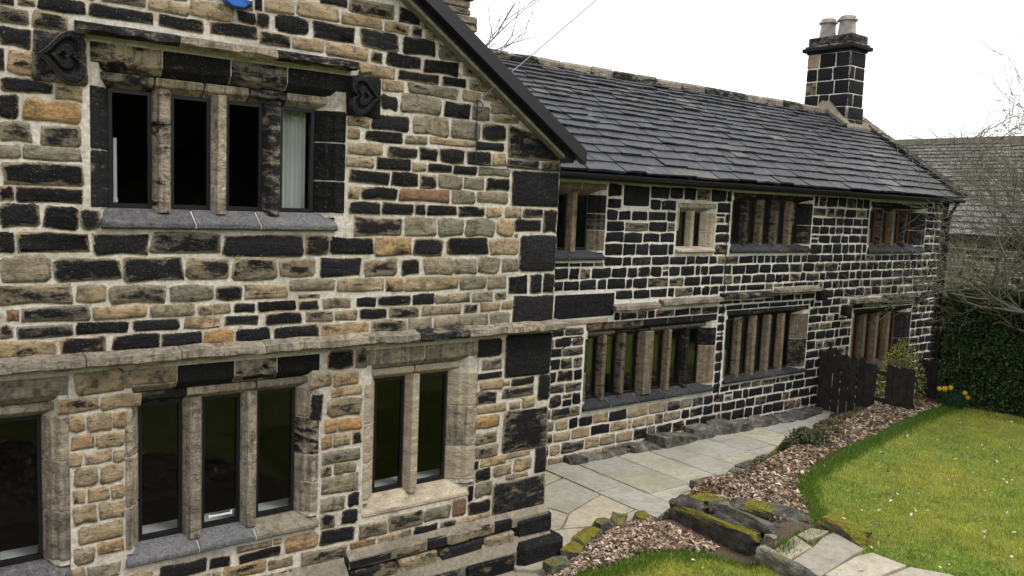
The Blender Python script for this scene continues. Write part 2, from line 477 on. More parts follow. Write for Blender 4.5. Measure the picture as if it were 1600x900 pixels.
def fill_rects(u0, u1, v0, v1, blocked, r, wmin=.16, wmax=.42, hs=(.15, .22), top=None, gap=.014, cell=.01, minw=.055, minh=.05):
    """greedy coursed filling of whatever is not blocked; returns rects"""
    nu, nv = int(round((u1 - u0) / cell)), int(round((v1 - v0) / cell))
    occ = np.zeros((nv, nu), bool)
    for (a, b, c, d) in blocked:
        ia, ib = int(math.floor((a - u0 - gap) / cell)), int(math.ceil((b - u0 + gap) / cell))
        ic, id_ = int(math.floor((c - v0 - gap) / cell)), int(math.ceil((d - v0 + gap) / cell))
        occ[max(ic, 0):max(id_, 0), max(ia, 0):max(ib, 0)] = True
    if top is not None:
        for i in range(nu):
            t = top(u0 + (i + .5) * cell)
            occ[max(0, int((t - v0) / cell)):, i] = True
    res = []
    j = 0
    while j < nv:
        H = int(r.uniform(*hs) / cell)
        i = 0
        while i < nu:
            if occ[j, i]: i += 1; continue
            w = int(r.uniform(wmin, wmax) / cell)
            k = i
            while k < nu and k - i < w and not occ[j, k]: k += 1
            rest = 0
            while k + rest < nu and rest < 10 and not occ[j, k + rest]: rest += 1
            if rest < 10: k += rest
            h = 0
            while j + h < nv and h < H and not occ[j + h, i:k].any(): h += 1
            if k - i >= minw / cell and h >= minh / cell:
                extra = 0
                while j + h + extra < nv and extra < 6 and not occ[j + h + extra, i:k].any(): extra += 1
                if extra < 6: h += extra
                res.append((u0 + i * cell, u0 + k * cell - gap * .7, v0 + j * cell, v0 + (j + h) * cell - gap * .7))
                occ[j:j + h + 1, i:min(k + 1, nu)] = True
            else:
                occ[j:j + max(h, 1), i:k] = True
            i = k
        j += 1
    return res

def wall_core(mb, face, xs, top, holes, v0, depth):
    """front sheet with openings and their reveals"""
    br = sorted(set(xs + [h[0] for h in holes] + [h[1] for h in holes]))
    for a, b in zip(br[:-1], br[1:]):
        if b - a < 1e-6: continue
        m = (a + b) / 2
        cut = sorted([(h[2], h[3]) for h in holes if h[0] <= m <= h[1]])
        z = v0
        segs = []
        for c, d in cut:
            segs.append((z, c)); z = d
        for (c, d) in segs:
            mb.add([face.P(a, c, 0), face.P(b, c, 0), face.P(b, d, 0), face.P(a, d, 0)], [(0, 1, 2, 3)])
        mb.add([face.P(a, z, 0), face.P(b, z, 0), face.P(b, top(b), 0), face.P(a, top(a), 0)], [(0, 1, 2, 3)])
    for hole in holes:
        a, b, c, d = hole[:4]
        q = [(a, c), (b, c), (b, d), (a, d)]
        for i in range(4):
            if len(hole) > 4 and i in hole[4]: continue
            p, s = q[i], q[(i + 1) % 4]
            mb.add([face.P(*p, 0), face.P(*s, 0), face.P(*s, -depth), face.P(*p, -depth)], [(0, 1, 2, 3)])

def split(a, b, n, jitter=.12):
    t = [a] + [a + (b - a) * (i + U(-jitter, jitter)) / n for i in range(1, n)] + [b]
    return list(zip(t[:-1], t[1:]))

# ------------------------------------------------------------------ setting: ground, path, lawn levels
def smooth01(t):
    t = max(0.0, min(1.0, t)); return t * t * (3 - 2 * t)
PATH_EDGE = [(-9.0, -1.0), (-2.0, -0.78), (-0.3, -0.55), (0.06, -0.36), (0.5, -0.13), (1.4, 0.14), (2.1, 0.0), (2.7, 0.3), (4.1, 0.30), (6.07, 0.72), (9.65, 1.55), (11.0, 1.75), (15.0, 1.9)]
LAWN_EDGE = [(-9.0, -5.2), (-2.6, -5.0), (-1.5, -2.6), (-0.75, -1.0), (0.25, -1.05), (0.85, -0.98), (1.45, -1.3), (1.75, -1.98), (2.8, -2.02), (3.05, -1.72), (3.4, -1.45), (3.75, -1.1), (4.25, -0.75), (5.1, -0.52), (6.6, -0.2), (8.8, 0.12), (10.9, 0.34), (15, 0.5)]
def poly_y(pl, x):
    if x <= pl[0][0]: return pl[0][1]
    for (a, b), (c, d) in zip(pl[:-1], pl[1:]):
        if x <= c: return b + (d - b) * (x - a) / (c - a)
    return pl[-1][1]
def lawn_top(x, y):
    # the lower lawn by the near corner, the raised lawn beyond the rocks, the bank the viewer stands on
    base = 0.10 + 0.27 * smooth01((x - 2.35 + 1.05 * max(0, min(1, (-1.25 - y) / 0.8))) / 0.7)
    base += 0.05 * mnoise.noise(Vector((x * .35, y * .35, 2.0)))
    r2 = (x + 6.4) ** 2 + (y + 7.5) ** 2
    base += 2.2 * math.exp(-r2 / (2 * 1.7 ** 2))
    return base
def ground_z(x, y):
    e = poly_y(PATH_EDGE, x) - y          # > 0 on the garden side of the path edge
    if e <= 0: return -0.06
    return -0.06 + (lawn_top(x, y) + 0.06) * smooth01((e + 0.05) / 0.5)
def is_lawn(x, y): return y < poly_y(LAWN_EDGE, x) + 0.05 * mnoise.noise(Vector((x * 4, y * 4, 0)))

mb = MB()
mb.add([(-300, -300, -0.55), (500, -300, -0.55), (500, 500, -0.55), (-300, 500, -0.55)], [(0, 1, 2, 3)])
tag(mb.build('ground', 'terrain', origin=(0, 0, -0.55)), kind='structure')

def heightfield(name, mat, x0, x1, y0, y1, step, keep):
    nx, ny = int(round((x1 - x0) / step)), int(round((y1 - y0) / step))
    V = [(x0 + i * step, y0 + j * step, ground_z(x0 + i * step, y0 + j * step)) for j in range(ny + 1) for i in range(nx + 1)]
    F = []
    for j in range(ny):
        for i in range(nx):
            if keep(x0 + (i + .5) * step, y0 + (j + .5) * step):
                k = j * (nx + 1) + i
                F.append((k, k + 1, k + nx + 2, k + nx + 1))
    used = sorted({i for f in F for i in f})
    idx = {u: n for n, u in enumerate(used)}
    me = raw_mesh(name, [V[u] for u in used], [tuple(idx[i] for i in f) for f in F], mat, None, True)
    return tag(link(name, me), kind='structure')
heightfield('lawn', 'turf', -14, 18, -18, 1.0, .1, is_lawn)
heightfield('flower_bed', 'soil', -9.9, 15, -5.6, 2.5, .1, lambda x, y: not is_lawn(x, y) and y < poly_y(PATH_EDGE, x) + .15)
mb = MB()
mb.add([(-14, -18, -.5), (-14, -60, -.5), (60, -60, -.5), (60, 1, -.5), (18, 1, -.5), (18, -18, -.5)], [(0, 1, 2, 3, 4, 5)])
tag(mb.build('meadow', 'terrain', origin=(0, 0, -.5)), kind='structure')

# ------------------------------------------------------------------ near gabled wing
WY = 0.0
F1 = Face((0, WY, 0), (1, 0, 0), (0, 0, 1), (0, -1, 0))
RIDGE_X, SLOPE1, EAVE1 = -3.95, 0.66, 4.77
def top1(x): return EAVE1 + SLOPE1 * (x + 0.0) * -1 if x > RIDGE_X else EAVE1 + SLOPE1 * (x - 2 * RIDGE_X)
wing = empty('gabled_wing', (RIDGE_X, 4.0, 0), 'near gabled stone wing with mullioned windows and carved hearts, filling the left half', 'house')

def bevel_mesh(o, w):
    bm = bmesh.new(); bm.from_mesh(o.data)
    bmesh.ops.bevel(bm, geom=[e for e in bm.edges], offset=w, segments=1, affect='EDGES', clamp_overlap=True)
    bm.to_mesh(o.data); bm.free()
def dressed(parent, name, prof, c0, c1, axis, code, mat='dressed', bev=.008, edge=.3):
    m = MB()
    m.prism(prof, c0, c1, axis, (*st_code(code), edge))
    o = m.build(name, mat, parent, 'st')
    if bev: bevel_mesh(o, bev)
    return o

def make_window(thing, Y, lights, z0, z1, xo0, xo1, zt, zb, jl, jr, lint, sill, mull, splay=.12, depth=.15, frame_mat='frame', frame_w=.03,
                jn=2, ln=3, sn=2, sill_out=.03, mat='dressed', fine=True, king=(), sill_x=None, ihead='sdss', sill_mat='sill'):
    """jl, jr, lint, sill, mull are strings of stone codes. Glass extents in lights; outer stone extents xo0..xo1, zb..zt"""
    x0, x1 = lights[0][0], lights[-1][1]
    yf, yg, yb = Y - .004, Y + depth, Y + depth + .09
    bed = MB()
    fi = .012
    fs = splay
    def jamb(side, ins=0.0):
        if side < 0:
            w = x0 - xo0
            return [(xo0 + ins, yf + ins), (x0 - .58 * w, yf + ins), (x0 - .44 * w, yf + .05 + ins), (x0 - .30 * w - ins, yf + .055 + ins), (x0 - ins, yg), (x0 - ins, yb), (xo0 + ins, yb)]
        w = xo1 - x1
        return [(xo1 - ins, yf + ins), (x1 + .58 * w, yf + ins), (x1 + .44 * w, yf + .05 + ins), (x1 + .30 * w + ins, yf + .055 + ins), (x1 + ins, yg), (x1 + ins, yb), (xo1 - ins, yb)]
    zls = z1 + fs * .8
    two = zt - z1 > .2
    zh = z1 + (zt - z1) * .36 if two else z1
    def head(ins=0.0):
        if two: return [(yf + ins, zt - ins), (yf + ins, z1 + (zt - z1) * .55 + ins), (yf + .075, zh + ins), (yb, zh + ins), (yb, zt - ins)]
        return [(yf + ins, zt - ins), (yf + ins, z1 + (zt - z1) * .5), (yg, z1 + ins), (yb, z1 + ins), (yb, zt - ins)]
    def inner_head(): return [(yf + .058, zh - .004), (yf + .058, z1 + (zh - z1) * .45), (yg, z1), (yb - .004, z1), (yb - .004, zh - .004)]
    zsf = zb + .055
    ys = Y - sill_out
    def sillp(ins=0.0): return [(yb, z0 - .002), (yg - .03, z0 - .002 - ins), (ys + ins, zsf - ins), (ys + ins, zb + .012), (ys + .03 + ins, zb + ins), (yb, zb + ins)]
    bed.prism(jamb(-1, fi), z0 - .04, zt - .02, 'z'); bed.prism(jamb(1, fi), z0 - .04, zt - .02, 'z')
    bed.prism(head(fi), xo0 + .02, xo1 - .02, 'x')
    sx0, sx1 = sill_x or (xo0, xo1)
    bed.prism(sillp(fi), sx0 + .02, sx1 - .02, 'x')
    root = bed.build('mullioned_window', 'mortar' if mat != 'stone_far' else 'mortar_far', thing)
    g = .006
    for side, codes in ((-1, jl), (1, jr)):
        n = len(codes)
        for (a, b), c in zip(split(z0, z1 if n > 1 else z1, n), codes):
            dressed(root, 'jamb_stone', jamb(side), a + g, b - g, 'z', c, mat)
    for (a, b), c in zip(split(xo0, xo1, len(lint)), lint):
        dressed(root, 'lintel_stone', head(), a + g, b - g, 'x', c, mat)
    if two:
        for (a, b), c in zip(split(x0 - .10, x1 + .10, len(ihead)), ihead):
            dressed(root, 'head_stone', inner_head(), a + g, b - g, 'x', c, mat)
    for (a, b), c in zip(split(sx0, sx1, len(sill)), sill):
        dressed(root, 'sill_stone', sillp(), a + g, b - g, 'x', c, sill_mat)
    for i in range(len(lights) - 1):
        a, b = lights[i][1], lights[i + 1][0]
        m = (a + b) / 2; hw = (b - a) / 2
        if i in king:
            ff, fy = hw * .62, Y + .0
        else:
            ff, fy = hw * .52, Y + .035
        prof = [(m - ff, fy), (m + ff, fy), (b, yg - .02), (b, yb - .02), (a, yb - .02), (a, yg - .02)]
        dressed(root, 'mullion', prof, z0 - .035, z1 + .03, 'z', mull[i % len(mull)], mat, .006)
    for (a, b) in lights:
        fr = MB()
        y0, y1 = yg + .0, yg + .05
        w = frame_w
        fr.box(a, a + w, y0, y1, z0, z1); fr.box(b - w, b, y0, y1, z0, z1)
        fr.box(a + w, b - w, y0, y1, z0, z0 + w * 1.3); fr.box(a + w, b - w, y0, y1, z1 - w, z1)
        f = fr.build('casement_frame', frame_mat, root)
        pn = MB()
        pn.box(a + w - .004, b - w + .004, yg + .022, yg + .028, z0 + w * 1.3 - .004, z1 - w + .004)
        pn.build('pane', 'glass', root)
    return root

UW_L = [(-4.81, -4.47), (-4.315, -3.972), (-3.836, -3.498), (-3.332, -2.988)]
LB_L = [(-4.59, -4.215), (-4.045, -3.685), (-3.53, -3.142)]
LC_L = [(-2.268, -1.906), (-1.75, -1.36)]
LA_L = [(-6.60, -6.24), (-6.09, -5.73), (-5.70 + .02, -5.342)]
W1_OPEN = [(-4.97, -2.74, 4.0, 5.35, (0,)), (-4.89, -2.83, 3.89, 4.0, (0, 1, 2, 3)), (-4.72, -2.96, .92, 2.66), (-2.45, -1.05, .89, 2.66), (-6.78, -5.16, .92, 2.66)]
make_window(wing, WY, UW_L, 4.035, 5.02, -4.98, -2.725, 5.365, 3.865, 'kk', 'kkk', 'mkdk', 'kkk', 'dtd', sill_out=.06, sill_x=(-4.91, -2.81), ihead='dmmds')
make_window(wing, WY, LB_L, 1.068, 2.322, -4.735, -2.948, 2.67, .915, 'wtm', 'wwdw', 'mkdk', 'kkg', 'ww', sill_out=.05, ihead='dmg')
make_window(wing, WY, LC_L, 1.082, 2.318, -2.465, -1.045, 2.665, .885, 'ppp', 'pwp', 'ww', 'p', 'p', sill_out=.01, ihead='pp', sill_mat='dressed')
make_window(wing, WY, LA_L, 1.085, 2.32, -6.79, -5.153, 2.665, .93, 'tw', 'wgw', 'wgw', 'kk', 'tw', sill_out=.05, ihead='gw')

# the mortar body with openings; other walls, floors
core = MB()
wall_core(core, F1, [-7.9, RIDGE_X, 0.0], top1, W1_OPEN, -.4, .3)
def thick(mb, pts, d):           # slab from a planar polygon and an offset vector
    n = len(pts); v = [Vector(p) for p in pts]; d = Vector(d)
    mb.add(v + [p + d for p in v], [tuple(range(n))[::-1], tuple(range(n, 2 * n))] + [(i, (i + 1) % n, n + (i + 1) % n, n + i) for i in range(n)])
core.add([F1.P(0, -.4, 0), (0, 8, -.4), (0, 8, EAVE1), (0, 0, EAVE1)], [(0, 1, 2, 3)])
thick(core, [(-7.9, 0, -.4), (-7.9, 8, -.4), (-7.9, 8, EAVE1), (-7.9, 0, EAVE1)], (.3, 0, 0))
wall1 = core.build('wall', 'mortar', wing, fix=False)
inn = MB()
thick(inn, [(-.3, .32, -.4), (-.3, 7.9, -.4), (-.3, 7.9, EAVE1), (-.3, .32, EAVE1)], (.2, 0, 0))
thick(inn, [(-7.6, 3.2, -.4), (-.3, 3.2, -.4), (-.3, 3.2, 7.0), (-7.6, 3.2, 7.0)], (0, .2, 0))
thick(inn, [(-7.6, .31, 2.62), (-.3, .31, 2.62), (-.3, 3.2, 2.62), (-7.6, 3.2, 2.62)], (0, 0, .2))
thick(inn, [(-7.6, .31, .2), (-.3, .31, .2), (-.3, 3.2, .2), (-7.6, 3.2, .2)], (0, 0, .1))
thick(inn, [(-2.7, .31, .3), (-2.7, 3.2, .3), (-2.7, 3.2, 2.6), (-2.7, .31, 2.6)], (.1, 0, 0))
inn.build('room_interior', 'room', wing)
for (a, b, c) in ((-4.72, -2.96, 1.04), (-2.45, -1.05, 1.05), (-6.7, -5.2, 1.05)):
    m = MB(); m.box(a, b, .25, .48, c, c + .035); m.build('window_board', 'white', wing)
m = MB()                                            # curtain gathered behind the right-hand upper light
for i in range(46):
    x = -3.36 + i * .008
    y = .30 + .025 * math.sin(i * 1.15) + .01 * math.sin(i * 2.7)
    m.v.append((x, y, 4.0)); m.v.append((x, y + .004, 5.05))
    if i: k = len(m.v); m.f.append((k - 4, k - 2, k - 1, k - 3))
m.build('curtain', 'curtain', wing, smooth=True, fix=False)
m = MB(); m.box(-4.762, -4.735, .205, .225, 4.09, 4.62); m.box(-4.765, -4.73, .2, .23, 4.08, 4.12)
m.build('window_stay', 'white', wing)
m = MB()
for (a, b, z) in ((-3.98, -3.76, 1.165),): m.box(a, b, .138, .15, z, z + .014); m.box(a, a + .015, .135, .15, z - .006, z + .02); m.box(b - .015, b, .135, .15, z - .006, z + .03)
m.build('window_handle', 'white', wing)

# hood moulds, string course, carved hearts
def moulding(parent, name, x0, x1, zt, Y, out, h, code, mat='dressed', wav=.0):
    prof = [(Y + .02, zt), (Y - out, zt - h * .30), (Y - out - .006, zt - h * .80), (Y - out * .72, zt - h), (Y + .02, zt - h * .86)]
    m = MB(); n = max(2, int((x1 - x0) / .07)); k = len(prof)
    st = (*st_code(code), .22)
    for i in range(n + 1):
        x = x0 + (x1 - x0) * i / n
        dz = wav * mnoise.noise(Vector((x * 5, zt * 3, 1)))
        for j, (py, pz) in enumerate(prof):
            q = mnoise.noise(Vector((x * 9, j * 3.1, zt)))
            m.v.append((x, py + (.012 * q if 0 < j < 4 else 0), pz + (.016 * q * (1.2 if j in (2, 3) else .3)) + dz)); m.a.append(st)
    for i in range(n):
        for j in range(k - 1):
            a = i * k + j
            m.f.append((a, a + 1, a + k + 1, a + k))
    m.f.append(tuple(range(k))); m.f.append(tuple(range(n * k, n * k + k))[::-1])
    return m.build(name, mat, parent, 'st')
for a, b, c in ((-5.08, -4.325, 'd'), (-4.312, -3.475, 's'), (-3.468, -2.68, 'd')):
    moulding(wing, 'hood_mould', a, b, 5.51, WY, .15, .115, c)
sx = [-7.9, -6.9, -5.9, -5.05, -4.3, -3.55, -2.38, -1.9, -1.28, -.68, -.22, .09]
for a, b, c in zip(sx[:-1], sx[1:], 'wwwwwwgdwww'):
    moulding(wing, 'string_course_stone', a + .004, b - .004, 2.852, WY, .15, .125, c, wav=.014)
def heart(parent, cx, cz, size, flip, Y):
    blk = MB()
    V, Fc, A = stone_geo(F1, cx - size * .56, cx + size * .56, cz - size * .60, cz + size * .60, 'd' if flip > 0 else 'K', .03, rnd=.35, jit=.4)
    blk.add(V, Fc, A)
    root = blk.build('heart_block', 'dressed', parent, 'st', True)
    pts = []
    for i in range(40):
        t = 2 * math.pi * i / 40
        hx = 16 * math.sin(t) ** 3; hy = 13 * math.cos(t) - 5 * math.cos(2 * t) - 2 * math.cos(3 * t) - math.cos(4 * t)
        pts.append((flip * (hy + 2.5) / 34 * size * 1.25, hx / 34 * size * 1.32))      # lying on its side, point along -flip
    m = MB(); n = len(pts)
    st = (.97, .2, .31 + .2 * flip, .1); wear = (.25, .25, .4, .3)
    rings = [(1.0, .02, st), (1.0, .075, wear if flip > 0 else st), (.93, .095, st), (.74, .098, st), (.64, .062, st), (.52, .062, st), (.44, .088, st), (.20, .090, st), (.10, .06, st)]
    for s, d, a in rings:
        for (u, v) in pts: m.v.append((cx + u * s, Y - d, cz + v * s)); m.a.append(a)
    for k in range(len(rings) - 1):
        for i in range(n): m.f.append((k * n + i, k * n + (i + 1) % n, (k + 1) * n + (i + 1) % n, (k + 1) * n + i))
    m.f.append(tuple((len(rings) - 1) * n + i for i in range(n)))
    m.build('carved_heart', 'dressed', root, 'st')
heart(wing, -5.185, 5.205, .335, 1, WY)
heart(wing, -2.555, 5.175, .32, -1, WY)

# every stone of the near wall that can be picked out, then the small fillers between them
W1 = """-692,0,2194,2693,K -779,0,538,970,D -675,0,1310,1808,D -683,0,4170,4574,K -769,0,4705,5063,D -539,0,3422,3846,K -602,0,2817,3149,K -3903,-3138,3630,3814,k -4518,-3923,3645,3845,d -2633,-2084,3826,4011,d -2027,-1360,3254,3405,t -4729,-4251,3414,3626,k -1532,-983,3619,3810,k -5247,-4754,3435,3634,k -2141,-1658,5077,5257,g -5504,-4989,3661,3827,k -1986,-1551,4863,5058,g -5591,-5024,4207,4371,k -2979,-2535,3420,3606,k -2867,-2408,3640,3811,k -2913,-2497,1213,1401,g -5453,-5036,4688,4873,o -2053,-1456,5263,5384,d -3823,-3399,3414,3611,d -4222,-3844,3420,3617,d -2139,-1711,682,853,d -5620,-5281,3435,3649,g -2049,-1657,3823,4028,g -2600,-2179,5657,5828,k -3084,-2652,5664,5828,k -2716,-2243,5957,6107,d -1811,-1430,3411,3596,g -5635,-5115,3261,3418,d -2791,-2279,3264,3401,m -5120,-4725,2483,2683,m -1520,-1150,4870,5058,g -2860,-2490,2015,2199,m -2123,-1739,5650,5826,k -2959,-2445,2813,2966,m -962,-557,3618,3805,m -3243,-2823,5834,5982,t -3124,-2630,516,670,d -4965,-4537,3653,3832,k -690,-393,3165,3387,k -2383,-1961,3623,3803,o -1884,-1446,5499,5644,k -2491,-2136,3415,3597,d -2125,-1514,4180,4307,r -1293,-894,3829,4017,g -3380,-3008,3430,3610,d -2449,-2034,4877,5026,k -1364,-944,2828,2975,g -1084,-725,2460,2664,k -699,-234,1958,2089,d -2796,-2372,5834,5951,m -2168,-1689,5390,5493,k -4848,-4391,3235,3388,d -1943,-1569,3622,3803,k -184,0,1878,2188,k -5497,-5037,4061,4187,k -1626,-1294,5064,5232,k -177,0,989,1304,K -3276,-2817,3285,3409,g -2682,-2235,4341,4475,k -2918,-2504,1532,1668,d -5099,-4744,1201,1359,t -2923,-2544,687,848,k -2415,-2000,2810,2964,d -2307,-1915,5509,5644,k -1050,-642,1814,1916,t -1637,-1311,3829,4024,g -626,-233,3889,4028,k -1020,-785,843,1019,g -1704,-1358,690,847,g -768,-311,4593,4699,d -2945,-2520,5524,5651,t -1121,-804,4874,5043,k -3423,-2980,2823,2963,k -4976,-4487,5552,5660,k -1159,-746,4192,4319,g -1246,-808,523,642,t -5476,-4991,3110,3237,d -1814,-1316,2985,3089,g -3446,-3125,5675,5828,k -4030,-3608,5556,5676,k -2609,-2206,5378,5503,t -2494,-2165,670,824,d -2267,-1857,540,662,t -4191,-3837,5688,5829,t -5612,-5347,3868,4055,k -3886,-3478,582,701,m -5337,-5038,4512,4674,d -5448,-5040,4392,4506,g -1051,-733,1295,1446,d -2544,-2146,4181,4313,k -1708,-1412,5650,5806,d -3712,-3294,3229,3361,m -1409,-1135,3413,3584,g -199,0,3883,4152,k -4362,-3982,3233,3377,d -2710,-2327,4618,4739,t -968,-611,1180,1289,t -923,-634,2824,2983,g -2864,-2583,2491,2681,k -1341,-998,3244,3395,g -1121,-816,651,801,k -3744,-3327,707,804,k -1103,-816,3420,3600,g -3284,-2941,701,864,o -873,-638,3838,4026,t -781,-518,1043,1174,t -2516,-2103,4758,4865,k -5644,-5232,2833,2970,m -492,-229,1052,1218,t -4447,-4037,719,852,k -1780,-1207,4783,4857,t -2394,-2001,4495,4604,k -1068,-777,1927,2073,d -785,-545,3420,3588,g -4971,-4548,3112,3217,m -4708,-4298,2522,2652,m -1047,-753,1461,1602,d -1495,-1177,4176,4317,g -4820,-4451,2834,2972,k -1647,-1348,5390,5493,k -2186,-1930,5940,6095,k -978,-716,3234,3401,g -2263,-1920,4619,4734,k -1977,-1680,2815,2964,g -5593,-5237,4904,5013,k -1148,-733,4492,4585,g -4450,-4084,5555,5660,k -1665,-1353,4335,4475,g -4663,-4283,2993,3094,k -1837,-1529,513,665,k -1650,-1334,4602,4752,k -4521,-4160,3107,3213,g -1305,-990,4603,4744,k -3544,-3259,5834,5965,t -2318,-1955,4046,4160,k -5520,-5114,2988,3093,d -1020,-705,2083,2199,t -1660,-1384,2833,2969,g -2212,-1908,4334,4474,k -1201,-817,4764,4859,k -5211,-4876,2837,2970,k -1067,-728,1648,1788,o -1786,-1412,4046,4159,k -2805,-2533,2318,2452,m -2335,-2065,5834,5934,m -1049,-823,1025,1174,k -2080,-1860,3419,3582,k -3285,-2979,5540,5656,t -3510,-3147,2983,3092,k -1333,-1071,4335,4469,g -2590,-2294,547,664,r -287,0,4580,4699,d -1050,-719,4339,4473,k -2929,-2651,1045,1194,g -4422,-4085,2832,2967,k -2204,-1850,2981,3090,d -5097,-4695,2991,3091,k -3779,-3468,2826,2963,k -3118,-2888,3630,3820,k -2675,-2338,4033,4161,k -576,-241,2095,2188,k -3580,-3213,3111,3210,k -5599,-5386,4527,4682,d -5315,-5080,3857,4040,k -2337,-1951,3110,3214,k -5331,-4996,5548,5663,k -368,-181,3170,3397,k -1498,-1195,3104,3213,g -2778,-2537,1407,1526,g -4917,-4603,2339,2465,m -162,0,3168,3401,k -4525,-4197,5675,5772,t -2353,-2101,5263,5371,t -2829,-2494,2214,2309,t -1394,-1055,4041,4157,k -3885,-3574,2992,3092,k -2735,-2495,1853,1982,o -1876,-1637,5832,5938,d -3110,-2827,2986,3093,d -5245,-4942,2348,2464,m -5036,-4779,856,1002,g -1340,-1150,679,872,r -1316,-1045,5379,5488,d -2939,-2641,3109,3207,d -1061,-784,2991,3096,t -5540,-5349,5039,5220,m -5598,-5373,5238,5393,k -4067,-3799,2829,2966,o -3054,-2828,2328,2473,m -1163,-890,3104,3208,g -1903,-1676,4607,4750,k -1274,-1045,5075,5227,g -759,-538,4035,4160,g -999,-727,2314,2442,d -3057,-2916,2007,2264,k -986,-635,5082,5160,d -601,-258,1233,1304,t -3582,-3304,5534,5655,k -5096,-4866,3255,3405,m -2536,-2225,2985,3087,k -1023,-809,4038,4160,m -2728,-2418,4494,4600,m -4241,-3930,2987,3088,m -2690,-2504,866,1027,k -4938,-4737,1390,1541,t -5129,-4948,1709,1870,t -5372,-5124,5411,5530,d -2793,-2608,1704,1840,m -4951,-4727,2015,2145,m -5020,-4834,2170,2319,t -3962,-3732,3228,3366,k -4929,-4741,1705,1854,t -1393,-1166,5259,5368,t -4954,-4751,1076,1195,o -5145,-4957,1379,1542,t -1404,-1220,5511,5643,d -518,-223,4048,4153,d -1884,-1683,4324,4473,d -1480,-1171,4492,4582,k -5222,-5023,4879,4993,m -2075,-1810,4769,4857,g -398,-223,1814,1940,t -1797,-1499,4492,4584,k -2254,-2045,3252,3392,m -2712,-2473,4884,5001,m -5044,-4841,1889,1997,t -2361,-2166,5078,5230,k -1928,-1670,3110,3215,k -2565,-2437,2480,2685,d -2805,-2564,2983,3088,t -1125,-934,5296,5373,d -1492,-1265,538,660,d -5150,-4969,2024,2152,m -969,-789,4608,4747,t -587,-432,1814,1918,t -1070,-720,2217,2292,k -3018,-2742,5989,6059,k -2922,-2771,866,1025,d -1011,-728,5166,5231,g -3185,-2981,3110,3200,k -4016,-3822,720,833,k -5027,-4862,1561,1685,t -5057,-4903,3860,4020,k -3795,-3623,5692,5795,k -2583,-2357,3106,3207,k -5607,-5473,4704,4885,k -3798,-3605,3107,3196,k -762,-608,3001,3101,t -1275,-1104,2989,3085,d -3617,-3498,5682,5806,k -4887,-4546,5690,5764,d -2898,-2757,1858,1997,o -5594,-5393,5415,5522,d -2696,-2564,4179,4321,t -5125,-4979,1030,1178,g -3988,-3835,3114,3209,t -5159,-5040,2180,2327,m -2623,-2490,1044,1194,k -858,-711,3116,3214,d -1650,-1508,3100,3200,g -1025,-820,5237,5290,g -2924,-2812,1408,1526,d -2027,-1906,5832,5934,d -1919,-1796,5944,6046,d -4126,-3994,3107,3200,d -5614,-5466,4391,4502,g -5628,-5524,3672,3839,k -4817,-4713,2166,2314,m -1975,-1815,4492,4586,t -601,-453,976,1035,d -5175,-5062,1890,2004,t -440,-274,980,1041,t -1931,-1805,4048,4160,k -2925,-2815,1701,1839,o -4843,-4736,1559,1681,t -2478,-2349,5523,5630,k -2709,-2582,4758,4867,o -1132,-1061,820,999,k -5620,-5517,4072,4187,k -2585,-2488,1701,1834,k -5641,-5539,2992,3109,d -5137,-5047,1562,1690,t -5163,-5054,907,1011,t -1066,-999,1180,1289,d -4822,-4734,1873,1984,t -5585,-5496,3127,3225,r -5463,-5348,5554,5614,d -5592,-5484,5541,5601,k -5601,-5560,5053,5219,d"""
rects1 = []
for tok in W1.split():
    a, b, c, d, code = tok.split(',')
    rects1.append((int(a) / 1000, int(b) / 1000, int(c) / 1000, int(d) / 1000, code))
BLOCK1 = [r[:4] for r in rects1] + [(-5.0, -2.72, 3.86, 5.37), (-4.74, -2.94, .91, 2.67), (-2.47, -1.04, .88, 2.67), (-6.79, -5.15, .92, 2.67), (-8, .1, 2.72, 2.86),
          (-5.09, -2.67, 5.38, 5.51), (-5.38, -5.0, 5.0, 5.41), (-2.74, -2.37, 4.98, 5.37), (-2.68, 0, -.4, .53)]
placed = []
for r in rects1:
    if r[2] > top1((r[0] + r[1]) / 2) - .05: continue
    placed.append(r)
    place_stone(F1, r[:4], r[4], wall1, 'stone', proud=.02 if r[4] in 'KD' else .014, rnd=.5 if r[4] in 'KD' else 1.0, jit=.28 if r[4] in 'KD' else 1.0, cap=lambda u: top1(u) - .02)
fr = random.Random(11)
fills = fill_rects(-7.9, 0, -.2, 7.6, BLOCK1, fr, top=lambda x: top1(x) - .06)
filler = MB()
cnt = len(placed)
for (a, b, c, d) in sorted(fills, key=lambda t: -(t[1] - t[0]) * (t[3] - t[2])):
    x = (a + b) / 2
    code = fr.choice('kkkddmtg') if x < -2.2 else fr.choice('kdgggt')
    if c < 2.6: code = fr.choice('tttgmdo')
    V, Fc, A = stone_geo(F1, a, b, c, d, code, .01, fr)
    filler.add(V, Fc, A)
# the return wall that faces the courtyard
F1R = Face((0, 0, 0), (0, 1, 0), (0, 0, 1), (1, 0, 0))
for (a, b, c, d) in fill_rects(0.0, 2.56, 0, 4.68, [], fr, .25, .5):
    V, Fc, A = stone_geo(F1R, a, b, c, d, fr.choice('kkkddg'), .012, fr); filler.add(V, Fc, A)
tag(filler.build('small_stones', 'stone', wall1, 'st', True, fix=False), kind='stuff')

